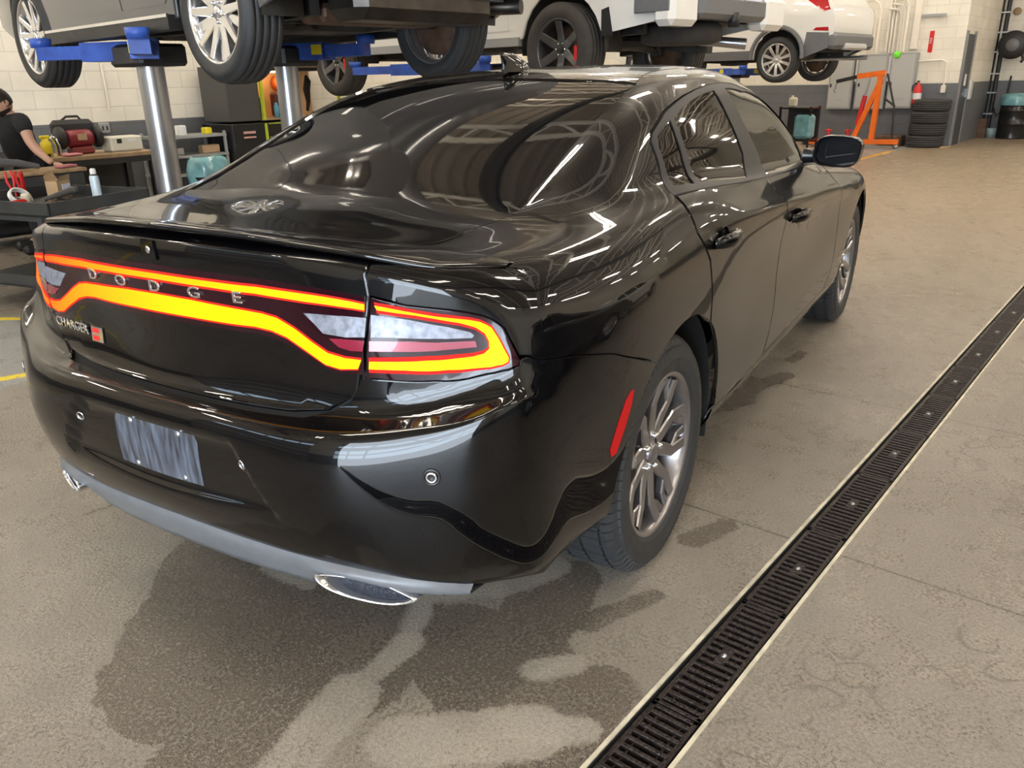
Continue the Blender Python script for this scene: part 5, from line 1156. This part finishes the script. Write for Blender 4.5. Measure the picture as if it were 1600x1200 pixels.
MB().box((0,0,.075),(.34,.22,.15),bev=.015).build('case_body',mat('off_white_plastic',(.62,.60,.50),.45),wbx); MB().box((-.08,-.112,.105),(.05,.004,.045)).build('gauge',M['black'],wbx); MB().box((.05,-.112,.11),(.09,.004,.02)).build('latch',M['paper'],wbx)
b=MB(); b.lathe([(0,0),(.05,0),(.05,.13),(.03,.15),(.03,.17),(0,.17)],n=20); b.box((0,0,.185),(.09,.04,.03),bev=.006); put('yellow_bottle',b,M['yellow'],(1.62,6.80,ZB),'yellow pump bottle on the workbench, left of the grinder','bottle')
b=MB(); b.box((0,0,.07),(.10,.09,.14),bev=.012); b.box((0,0,.15),(.12,.05,.03),bev=.01); put('red_tin',b,M['red'],(1.47,6.82,ZB),'squat red tin with white lid on the workbench','tin')
b=MB().lathe([(0,0),(.02,0),(.02,.20),(.008,.23),(0,.24)],n=12); put('red_flare',b,M['red'],(1.58,7.05,ZB),'thin upright red canister standing behind the yellow bottle','canister')
b=MB(); b.tube([(0,0,0),(0,0,.10),(-.02,0,.16),(-.05,0,.18)],[.03,.028,.032,.02],n=12); put('spray_gun',b,M['chrome'],(1.74,6.82,ZB),'silver spray gun upright between bottle and grinder','spray gun')
b=MB().box((0,0,.012),(.16,.12,.022),bev=.008); put('shop_rag',b,mat('pink_cloth2',(.55,.22,.24),.9),(1.80,6.68,ZB),'pink shop rag on the front edge of the workbench','rag',.2)
def outlet(x,y,z,label,ax='y',sz=(.12,.05,.12)):
    r=empty('wall_outlet',(x,y,z),0,label,'outlet')
    MB().box((0,-.02,0) if ax=='y' else (-.02,0,0),sz if ax=='y' else (sz[1],sz[0],sz[2]),bev=.008).build('outlet_box',M['gray'],r)
    for s in (-1,1): MB().box((s*.025,-.048,0) if ax=='y' else (-.048,s*.025,0),(.018,.004,.05) if ax=='y' else (.004,.018,.05)).build('socket_face',M['black'],r)
outlet(2.95,WLEFT,.98,'gray outlet box on the left wall beside the first lift piston')
# ------------------------------------------------------------------ black tool cabinet with lime edges
hc=empty('tool_cabinet',(5.1,7.95,0),0,'tall black tool cabinet with lime-green posts and a lit pegboard','tool cabinet')
b=MB(); b.box((0,0,.50),(1.8,.7,.94),bev=.01); b.build('drawer_body',M['blacksat'],hc)
for k in range(4):
    dr=MB().box((.23,-.355,.90-.17*k),(1.22,.012,.14),bev=.004).build('drawer',M['blacksat'],hc); MB().box((.23,-.366,.955-.17*k),(1.18,.012,.012)).build('drawer_pull',M['green'],dr)
for x in (-.40,.86): MB().box((x,-.34,1.30),(.035,.035,.60)).build('hutch_post',M['green'],hc); MB().box((x,-.352,.50),(.035,.02,.92)).build('post_trim',M['green'],hc)
MB().box((.23,.30,1.30),(1.26,.02,.62)).build('pegboard',mat('tan_pegboard',(.62,.42,.22),.6,noise=.15,nscale=6),hc)
MB().box((.23,0,1.62),(1.32,.66,.035)).build('hutch_top',M['black'],hc); MB().box((.23,0,1.005),(1.28,.62,.02)).build('work_surface',M['tan'],hc)
MB().box((-.65,0,1.33),(.46,.60,.66)).build('dark_panel',mat('dark_gray_panel',(.07,.068,.066),.5),hc)  # dark panel added in place of a dark wall column
MB().box((.10,.05,1.595),(.6,.05,.02)).build('hutch_lamp',glow('warm_tube',(1,.55,.25),14.),hc)
b=MB(); b.box((-.66,-.305,1.52),(.12,.004,.02)); b.box((-.66,-.305,1.49),(.12,.004,.008)); b.build('yellow_plate',M['yellow'],hc)
b=MB(); b.box((-.66,-.358,.86),(.18,.004,.03)); b.box((-.66,-.358,.80),(.18,.004,.02)); b.build('drawer_sticker',mat('salmon_sticker',(.6,.33,.28),.5),hc)
def hp(name,mb,m,x,y,z,label,cat,rz=0): return put(name,mb,m,(5.1+x,7.95+y,z),label,cat,rz)
hp('blue_can',MB().lathe([(0,0),(.033,0),(.033,.14),(.02,.17),(.02,.19),(0,.19)],n=18),mat('sky_blue_tin',(.15,.50,.70),.35),-.10,-.2,1.016,'sky-blue can standing on the lit tool cabinet shelf','can')
hp('hose_reel',MB().lathe([(.05,-.04),(.10,-.05),(.10,.05),(.05,.04)],axis='Y',n=24),M['orange'],.28,.22,1.45,'orange hose ring hanging on the lit pegboard','hose ring')
b=MB(); b.box((0,0,.16),(.24,.16,.32),bev=.03); b.lathe([(0,-.1),(.05,-.1),(.05,.1),(0,.1)],c=(0,-.03,.24),axis='X',n=16); hp('bench_vise',b,mat('dark_red_tool',(.13,.03,.025),.5),.15,.05,1.016,'dark red machine tool on the lit cabinet shelf','machine tool')
b=MB(); b.lathe([(.07,-.012),(.085,0),(.07,.012)],axis='Y',n=20); hp('hanging_ring',b,M['steel'],.13,-.05,1.32,'steel ring hanging in front of the dark red machine tool','ring')
b=MB(); b.tube([(0,0,.5),(.02,0,.42),(-.01,0,.30),(.0,0,.14),(-.03,0,.02)],[.015,.05,.05,.03,.02],n=10); hp('hanging_apron',b,M['shirt'],.70,.15,1.05,'dark cloth hanging at the right of the lit pegboard','apron')
b=MB(); b.tube([(0,0,0),(0,0,.26)],.012,n=8); hp('grease_gun',b,M['steel'],-.27,-.1,1.016,'thin steel rod standing at the left of the lit cabinet shelf','rod')
b=MB(); b.box((0,0,.04),(.36,.24,.08),bev=.01); b.box((.0,0,.10),(.30,.2,.04)); hp('parts_box',b,M['tan'],.62,0,1.64,'tan box on the very top of the lit tool cabinet','box')
# things between bench and cabinet
b=MB(); V=[];n=24
for i in range(8):
    t=i/7; 
    for j in range(n):
        a=2*PI*j/n; r=.27*(1-.25*t**3)+.02*math.sin(4*a+5*t); V.append((r*math.cos(a),r*.7*math.sin(a),.34+.32*t+.015*math.sin(3*a)))
b.add(V,[(i*n+j,i*n+(j+1)%n,(i+1)*n+(j+1)%n,(i+1)*n+j) for i in range(7) for j in range(n)]+[tuple(range(7*n,8*n))],True)
tb=empty('waste_bin',(3.45,7.0,0),0,'low bin with a teal plastic bag over it, near the black tool cabinet','bin'); b.build('bag',M['teal'],tb); MB().lathe([(0,0),(.22,0),(.25,.45)],n=24).build('bin_body',M['black'],tb)
b=MB(); b.box((0,0,.40),(.9,.5,.03)); b.box((0,0,.62),(.9,.5,.03)); b.box((0,0,.85),(.9,.5,.03)); 
for x in (-.43,.43):
    for y in (-.23,.23): b.box((x,y,.45),(.03,.03,.9))
sh=put('wire_shelf',b,M['gray'],(3.72,7.95,0),'gray metal shelf rack against the wall between bench and cabinet','shelf rack')
for k,(x,z,c,w,h,lab,cat) in enumerate(((.25,.865,'yellow',.09,.08,'yellow pack standing on top of an orange one on the gray shelf rack','pack'),(-.10,.865,'paper',.10,.12,'white jug on top of the gray shelf rack','jug'),(.25,.635,'tan',.24,.10,'tan carton on the middle of the gray shelf rack','carton'),(-.2,.635,'steel',.16,.10,'steel parts tin on the middle of the gray shelf rack','tin'),(.1,.415,'paper',.22,.09,'pale box on the lowest level of the gray shelf rack','box'))):
    put('shelf_item',MB().box((0,0,h/2),(w,.12,h),bev=.012),M[c],(3.72+x,7.82,z),lab,cat)
b=MB(); b.beam((0,0,0),(0,0,1.3),.015); put('wall_conduit',MB().tube([(0,0,1.2),(0,0,3.2)],.015,n=8),M['joist'],(3.05,WLEFT-.03,0),'thin painted conduit running up the left wall above the outlet','conduit')
# ------------------------------------------------------------------ man at the left edge
def person():
    nodes=[(1.22,6.34,.86,.135,.16),(1.16,6.20,1.00,.14,.165),(1.10,6.07,1.12,.15,.185),(1.07,6.00,1.18,.11,.13),(1.055,5.985,1.225,.055,.06),(1.04,5.98,1.27,.055,.06),
     (1.09,5.86,1.19,.07,.07),(1.08,5.80,1.15,.055,.055),(1.08,5.74,1.02,.043,.043),(1.10,5.69,.95,.04,.04),(1.15,5.62,.865,.027,.03),(1.17,5.60,.84,.034,.022),
     (1.05,6.16,1.19,.07,.07),(1.00,6.22,1.12,.055,.055),(.92,6.18,.99,.043,.043),(.86,6.05,.92,.035,.035),(.82,5.95,.89,.027,.03),(.80,5.92,.875,.034,.022),
     (1.22,6.25,.78,.10,.11),(1.20,6.22,.45,.068,.07),(1.24,6.24,.10,.045,.05),(1.14,6.22,.05,.05,.035),
     (1.24,6.44,.78,.10,.11),(1.24,6.47,.45,.068,.07),(1.28,6.49,.10,.045,.05),(1.18,6.50,.05,.05,.035)]
    E=[(0,1),(1,2),(2,3),(3,4),(4,5),(3,6),(6,7),(7,8),(8,9),(9,10),(10,11),(3,12),(12,13),(13,14),(14,15),(15,16),(16,17),(0,18),(18,19),(19,20),(20,21),(0,22),(22,23),(23,24),(24,25)]
    body=skin_body('person',nodes,E,M['skin'],sub=2)
    b=MB(); me=body.data; b.add([tuple(v.co) for v in me.vertices],[tuple(p.vertices) for p in me.polygons],True)
    # head: ellipsoid with brow, nose, chin; faces -x, tilted down
    hc=Vector((1.0,5.985,1.335)); R=Matrix.Rotation(.10,3,'Z')@Matrix.Rotation(-.42,3,'Y')
    nu,nv=40,28; V=[]
    for j in range(nv+1):
        ph=PI*j/nv; z=math.cos(ph)
        for i in range(nu):
            a=2*PI*i/nu; x=math.sin(ph)*math.cos(a); y=math.sin(ph)*math.sin(a)
            rx=.098; ry=.076; rz=.118
            if z<0: ry*=1-.28*z*z; rx*=1-.12*z*z
            fx=max(0,-x)
            px_,py_,pz_=x*rx,y*ry,z*rz
            f=fx**3
            px_-=f*(.022*math.exp(-((y/.16)**2))*math.exp(-((z+.10)/.22)**2)) ; px_-=f*.006*math.exp(-((z-.22)/.10)**2); px_+=f*.008*math.exp(-((z-.05)/.09)**2)*math.exp(-((abs(y)-.33)/.15)**2)
            px_-=f*.007*math.exp(-((z+.42)/.07)**2)*math.exp(-(y/.25)**2); px_-=f*.012*math.exp(-((z+.80)/.2)**2)
            V.append(tuple(R@Vector((px_,py_,pz_))+hc))
    b.add(V,[(j*nu+i,(j+1)*nu+i,(j+1)*nu+(i+1)%nu,j*nu+(i+1)%nu) for j in range(nv) for i in range(nu)],True)
    for s in (-1,1):
        q=R@Vector((.012,s*.075,-.01))+hc; b.lathe([(0,-.006),(.022,-.006),(.026,0),(.018,.006),(0,.004)],c=tuple(q),axis='Y',n=14)
    # fingers
    for (w,f0,dr) in ((Vector((1.17,5.60,.84)),Vector((1.185,5.58,.832)),Vector((.55,-.8,-.25))),(Vector((.80,5.92,.875)),Vector((.79,5.905,.865)),Vector((-.5,-.8,-.2)))):
        dr.normalize(); sd=dr.cross(Vector((0,0,1))).normalized()
        for k in range(4):
            o=f0+sd*(k-1.5)*.017; L=(.068,.076,.072,.056)[k]; b.tube([o,o+dr*L*.45+Vector((0,0,.004)),o+dr*L*.8-Vector((0,0,.008)),o+dr*L-Vector((0,0,.02))],[.009,.0085,.008,.006],n=8)
        o=f0-sd*.02; b.tube([o-dr*.03,o-sd*.022,o-sd*.03+dr*.03],[.012,.010,.007],n=8)
    bpy.data.objects.remove(body)
    p=b.build('person',M['skin']); tag(p,'bearded man in black polo shirt and glasses leaning over the tool chest, left edge','person')
    # clothing
    sk=lambda nm,nd,ed,m: skin_body(nm,nd,ed,m,p,sub=2)
    N=[(a,b2,c,d+.018,e+.018) for a,b2,c,d,e in nodes]
    sh=[N[0],N[1],N[2],N[3],(N[4][0],N[4][1],N[4][2]-.01,.066,.072),N[6],N[7],(1.08,5.765,1.075,.066,.066),N[12],N[13],(.965,6.20,1.06,.066,.066)]
    sk('polo_shirt',sh,[(0,1),(1,2),(2,3),(3,4),(3,5),(5,6),(6,7),(3,8),(8,9),(9,10)],M['shirt'])
    tr=[N[0]]+N[18:21]+N[22:25]; sk('trousers',tr,[(0,1),(1,2),(2,3),(0,4),(4,5),(5,6)],mat('dark_trousers',(.02,.022,.03),.85))
    for q in ((1.14,6.22,.045),(1.18,6.50,.045)): MB().box(q,(.27,.10,.09),bev=.03).build('shoe',M['black'],p)
    # hair cap and beard
    for nm,test in (('hair',lambda x,y,z:(z>.42 or (x>.05 and z>-.35) or (x>-.35 and z>.15)) ),('beard',lambda x,y,z:z<-.40 and x<.25)):
        Vh=[];Fh=[];idx={}
        for j in range(nv):
            for i in range(nu):
                ph=PI*(j+.5)/nv;a=2*PI*(i+.5)/nu; x=math.sin(ph)*math.cos(a);y=math.sin(ph)*math.sin(a);z=math.cos(ph)
                if test(x,y,z): Fh.append((j*nu+i,(j+1)*nu+i,(j+1)*nu+(i+1)%nu,j*nu+(i+1)%nu))
        used=sorted({q for f in Fh for q in f}); mp={q:k for k,q in enumerate(used)}; gr=1.075 if nm=='hair' else 1.045
        Vh=[tuple(hc+(Vector(V[q])-hc)*gr) for q in used]; MB().add(Vh,[tuple(mp[q] for q in f) for f in Fh],True).build(nm,M['hair'],p)
    b=MB()
    for s in (-1,1):
        c0=R@Vector((-.100,s*.032,.012))+hc; pts=[c0+R@Vector((0,.024*math.cos(t),.017*math.sin(t))) for t in np.linspace(0,2*PI,17)]; b.tube(pts,.0022,n=6); b.tube([c0+R@Vector((0,s*.024,0)),R@Vector((-.01,s*.082,.012))+hc],.0022,n=6)
    b.build('glasses',M['black'],p)
    for s in (-1,1):
        q=R@Vector((-.086,s*.031,.010))+hc; MB().lathe([(0,-.008),(.009,-.004),(.010,.004),(0,.008)],c=tuple(q),n=10).build('eye',M['black'],p)
    MB().box((.905,5.915,1.165),(.012,.055,.012),rz=.6).build('shirt_emblem',M['paper'],p)
person()
# ------------------------------------------------------------------ far wall, right
XW=17.0
def panel(y0,y1,z0,z1,label,green=False):
    r=empty('electrical_panel',(XW,(y0+y1)/2,(z0+z1)/2),0,label,'electrical panel'); w=y1-y0;h=z1-z0
    MB().box((-.08,0,0),(.16,w,h),bev=.01).build('enclosure',M['gray'],r); MB().box((-.165,0,-.0),(.012,w*.88,h*.93),bev=.004).build('door',mat('panel_door_gray',(.42,.43,.42),.45),r); MB().box((-.178,w*.38,-.05*h),(.02,.03,.07),bev=.005).build('latch',M['black'],r)
    MB().box((-.174,0,-.32*h),(.006,w*.4,.012)).build('vent_line',M['gray'],r)
    if green: MB().lathe([(0,0),(.07,0),(.07,.006),(0,.006)],c=(0,0,0),axis='X',n=14).build('green_sticker',mat('neon_green',(.2,.9,.05),.5),r).location=(-.185,w*.28,h*.47)
panel(4.05,4.55,.70,1.77,'gray electrical panel left of the orange crane')
panel(3.38,3.98,.70,1.78,'gray electrical panel behind the mast of the orange crane')
panel(2.83,3.33,.72,1.79,'gray electrical panel with a green sticker on its top edge',True)
for y in (4.0,3.36): put('conduit_box',MB().box((-.06,0,1.5),(.12,.06,.5),bev=.008),M['white'],(XW,y,0),'white conduit box between the '+('left and middle' if y>3.6 else 'middle and right')+' gray panels','conduit box')
CK=[0]
def conduit(pts,how,r=.026):
    CK[0]+=1; put('conduit',MB().tube(pts,r,n=10),M['joist'],(0,0,0),'cream conduit '+how+' above the gray panels, %s counted from the left'%ordinal(CK[0]),'conduit',0,'conduits rising from the gray panels')
for i in range(5):
    y=4.5-.09*i; conduit([(XW-.04,y,1.79),(XW-.04,y,CZ-.1)],'running straight up')
for i in range(4):
    y=3.86-.08*i; z=2.05+.12*i; x=XW-.10-.056*i
    conduit([(x,y,1.80),(x,y,z+.2),(x,y+.05,z+.32),(x,y+.15,z+.38),(x,y+.85,z+.40)],'bending over to the left')
for i in range(3): y=3.50-.07*i; conduit([(XW-.04,y,1.81),(XW-.04,y,CZ-.1)],'running straight up')
for i in range(3):
    y=3.25-.07*i; x=XW-.10-.056*i; conduit([(x,y,1.81),(x,y,2.5+.08*i),(x,y+.05,2.60+.08*i),(x,y+.25,2.63+.08*i)],'curving away at its top')
put('wide_duct',MB().box((XW-.06,2.96,3.95),(.10,.13,4.2),bev=.01),M['joist'],(0,0,0),'wide cream duct above the panel with the green sticker','duct')
put('cable_rail',MB().box((XW-.05,2.66,2.46),(.06,.42,.05)),M['gray'],(0,0,0),'short gray horizontal rail right of the wide cream duct','rail')
sg=empty('fire_sign',(XW,2.66,1.98),0,'narrow red vertical fire extinguisher sign on the block wall','sign'); MB().box((-.01,0,0),(.02,.085,.40),bev=.01).build('sign_plate',M['red'],sg)
tm_=text_mesh('FIRE',.062,.001); 
o=link('sign_lettering',tm_,M['paper'],sg); o.matrix_local=Matrix(((0,0,-1,-.022),(0,1,0,0),(1,0,0,.02),(0,0,0,1)))@Matrix.Rotation(0,4,'Z')
ex=empty('fire_extinguisher',(XW-.12,2.745,.80),0,'red fire extinguisher with white label hanging beside the tyre stack','fire extinguisher')
MB().lathe([(0,0),(.075,.01),(.08,.03),(.08,.30),(.05,.36),(.025,.38),(.025,.42),(0,.42)],n=24).build('cylinder_body',M['red'],ex); MB().lathe([(.0815,.10),(.0815,.22)],n=24).build('label_band',M['paper'],ex); b=MB(); b.box((-.03,0,.44),(.10,.03,.03)); b.tube([(-.02,.03,.42),(-.04,.1,.36),(-.02,.1,.15)],.012,n=8); b.build('valve_hose',M['black'],ex)
sw=empty('switch_box',(XW,2.30,1.09),0,'cream switch box below the bent conduit by the wall corner','switch'); MB().box((-.03,0,0),(.06,.085,.15),bev=.01).build('switch_housing',M['joist'],sw)
put('conduit',MB().tube([(XW-.03,2.83,1.62),(XW-.03,2.40,1.64),(XW-.03,2.31,1.58),(XW-.03,2.30,1.16)],.016,n=8),M['joist'],(0,0,0),'thin bent conduit leading down to the cream switch box','conduit')
for k in range(4):
    o=tyre_mesh(.345,.225,.22,tread=False,n=48) if k==0 else tm2; tm2=o
    if k==0: o.materials.append(mat('plain_tyre',(.035,.035,.036),.7))
    q=bpy.data.objects.new('tyre',tm2); COL.objects.link(q); q.rotation_euler=(PI/2,0,0); q.location=(16.58+.015*(k%2),2.40-.012*k,.113+.228*k)
    tag(q,'plain black tyre lying flat by the far wall, '+('bottom of the stack of four','second from the floor in its stack','third from the floor in its stack','topmost of the stack of four')[k],'tyre','tyres stacked by the far wall')
put('floor_scrap',MB().box((0,0,.01),(.25,.18,.02),bev=.005),M['tan'],(16.55,2.02,0),'pale flat scrap on the floor at the foot of the tyre stack','scrap',.4)
# orange engine crane
cr_=empty('engine_crane',(15.75,3.15,0),0,'orange folding engine crane on castors before the gray panels','crane')
b=MB(); b.beam((0,.05,.14),(0,.02,1.42),.09,.10); b.build('mast',M['orange'],cr_)
b=MB(); b.beam((0,.42,.14),(0,.0,1.30),.08,.09); b.build('brace',M['orange'],cr_)
b=MB(); b.beam((0,-.06,1.42),(0,.46,1.36),.08,.10); b.build('boom',M['orange'],cr_); MB().beam((0,.44,1.36),(0,.86,1.27),.06,.07).build('boom_extension',M['black'],cr_)
b=MB(); b.beam((0,-.46,.14),(0,1.30,.10),.08,.09); b.beam((-.5,.35,.12),(.05,.35,.12),.08,.08); b.build('base_leg',M['orange'],cr_)
MB().tube([(0,.36,.45),(0,.27,1.0)],.045,n=12).build('ram',M['red'],cr_); MB().tube([(0,.27,1.0),(0,.22,1.32)],.02,n=10).build('ram_rod',M['steel'],cr_)
b=MB(); b.tube([(0,-.1,.95),(0,-.32,.80)],.02,n=8); b.tube([(0,-.1,1.4),(0,-.30,.80),(0,-.34,.2)],.02,n=8); b.build('handle_bar',M['black'],cr_)
b=MB(); b.tube([(0,.86,1.24),(0,.87,1.14)],.02,n=8); b.tube([(0,.87,1.14),(0,.90,1.09),(0,.86,1.06)],.015,n=8); b.build('hook',M['gray'],cr_)
for x,y in ((0,-.42),(0,.30),(-.48,.35),(0,1.2)): MB().lathe([(0,-.02),(.05,-.02),(.05,.02),(0,.02)],c=(x,y,.05),axis='X',n=16).build('castor',M['steel'],cr_)
# service cart with teal drum, far
sc_=empty('service_cart',(14.3,4.15,0),0,'black service cart holding a teal container, seen past the windscreen of the sedan','cart')
b=MB(); b.box((0,0,.82),(.5,.62,.03)); b.box((0,0,.25),(.5,.62,.03)); 
for x in (-.23,.23):
    for y in (-.29,.29): b.box((x,y,.45),(.035,.035,.8))
b.build('frame',M['blacksat'],sc_); MB().box((.2,0,.5),(.03,.6,.62)).build('back_panel',M['black'],sc_)
put('teal_container',MB().box((0,0,.22),(.26,.34,.44),bev=.05),M['teal'],(14.15,3.98,.27),'teal plastic container on the lower shelf of the black service cart','container')
b=MB(); b.box((0,0,.09),(.10,.16,.18),bev=.03); b.lathe([(.025,.17),(.025,.21),(0,.215)],c=(0,.02,0),n=12); put('jug',b,mat('cream_jug',(.72,.66,.5),.5),(14.25,4.28,.835),'cream plastic jug on top of the black service cart','jug')
for k,y in enumerate((4.25,3.85)):
    b=MB(); b.prism([(-.12,-.12),(.12,-.12),(.12,.12),(-.12,.12)],0,.02); b.lathe([(.11,.02),(.035,.22),(.035,.32),(0,.33)],n=4); b.tube([(0,-.07,.30),(0,.07,.30)],.02,n=6); put('jack_stand',b,M['red'],(16.3,y,0),'red jack stand on the floor by the far wall, '+('left' if k==0 else 'right')+' of the two','jack stand')
put('drain_pan',MB().lathe([(.18,.06),(.2,.06),(.16,0),(0,0)],n=20),M['black'],(16.3,4.6,0),'black drain pan by the far wall left of the jack stands','pan')
b=MB(); b.box((0,0,.1),(.3,.5,.2),bev=.02); put('parts_crate',b,M['rust'],(16.75,3.1,0),'low rusty crate on the floor beneath the gray panels','crate')
# door on the return wall
dr=empty('door_3',(17.42,2.05,0)); dr['kind']='structure'
MB().box((0,-.01,1.05),(.62,.03,2.1)).build('door_leaf',mat('slate_door',(.05,.055,.065),.45),dr)
for x in (-.35,.35): MB().box((x,-.015,1.08),(.07,.05,2.16)).build('door_frame',mat('door_frame_gray',(.22,.23,.24),.5),dr)
MB().box((0,-.03,1.25),(.12,.01,.22)).build('door_window',M['paper'],dr); MB().box((.2,-.05,1.0),(.05,.05,.16)).build('door_handle',M['steel'],dr)
put('closer_box',MB().box((0,-.04,0),(.20,.06,.36),bev=.01),M['white'],(17.95,2.05,1.05),'white plate on the wall edge beside the slate door','plate')
# end wall objects
put('black_standpipe',MB().tube([(0,0,0),(0,0,CZ-.1)],.06,n=12),M['black'],(20.05,2.08,0),'thick black pipe rising from floor to ceiling at the end wall','pipe')
put('black_standpipe',MB().tube([(0,0,0),(0,0,CZ-.1)],.045,n=12),M['black'],(20.05,1.93,0),'thinner black pipe just right of the thick standpipe at the end wall','pipe')
for i,z in enumerate((.5,.95,1.35,1.8,2.2,2.6)): put('pipe_clamp',MB().box((0,0,0),(.06,.26,.03)),M['steel'],(19.97,2.0,z),'steel clamp across the two black pipes, '+('lowest','second from floor','third from floor','fourth from floor','fifth from floor','sixth from floor')[i],'clamp',0,'clamps on the black pipes')
rl=empty('hose_reel',(19.80,1.68,1.93),0,'black hose reel mounted on the end wall beside the black pipes','hose reel')
MB().lathe([(.08,-.08),(.27,-.08),(.29,-.05),(.29,.05),(.27,.08),(.08,.08)],axis='X',n=30).build('drum',M['black'],rl); MB().lathe([(0,-.10),(.12,-.10),(.13,-.08)],axis='X',n=24).build('hub',mat('reel_hub_gray',(.15,.15,.16),.4),rl); MB().tube([(0,-.2,-.2),(0,-.24,-.3),(0,-.2,-.36)],.03,n=8).build('hose_end',M['black'],rl)
put('hanging_hose',MB().tube([(0,.2,.0),(0,.16,-.35),(0,.05,-.55),(0,-.08,-.35),(0,-.1,.3)],.022,n=8),M['black'],(20.05,1.75,1.0),'looped black hose hanging on the end wall above the bucket','hose')
for y,l in ((2.1,'left'),(1.78,'right')): put('round_vent',MB().lathe([(0,-.05),(.07,-.05),(.08,-.02),(.08,0)],axis='X',n=18),M['wood'],(20.19,y,2.62),'small round brass cap on the end wall, '+l+' of two','cap')
bl=empty('oil_drum',(19.6,1.38,0),0,'black oil drum covered by a teal plastic bag at the right edge','drum')
MB().lathe([(0,0),(.29,0),(.295,.02),(.29,.04),(.29,.30),(.30,.31),(.29,.32),(.29,.58),(.30,.59),(.29,.60),(.29,.86),(.27,.88)],n=40).build('drum_body',M['blacksat'],bl)
MB().lathe([(.31,.70),(.32,.78),(.30,.92),(.2,.95),(0,.93)],n=30).build('bag',M['teal'],bl)
put('bucket',MB().lathe([(0,0),(.09,0),(.11,.2),(.1,.2)],n=20),mat('pale_teal_plastic',(.35,.5,.5),.4),(19.8,1.80,0),'small pale teal bucket left of the black drum','bucket')
put('wood_block',MB().box((0,0,.2),(.1,.25,.42),bev=.01),M['rust'],(19.6,2.0,.0),'rusty brown plate leaning at the foot of the black pipes','plate')
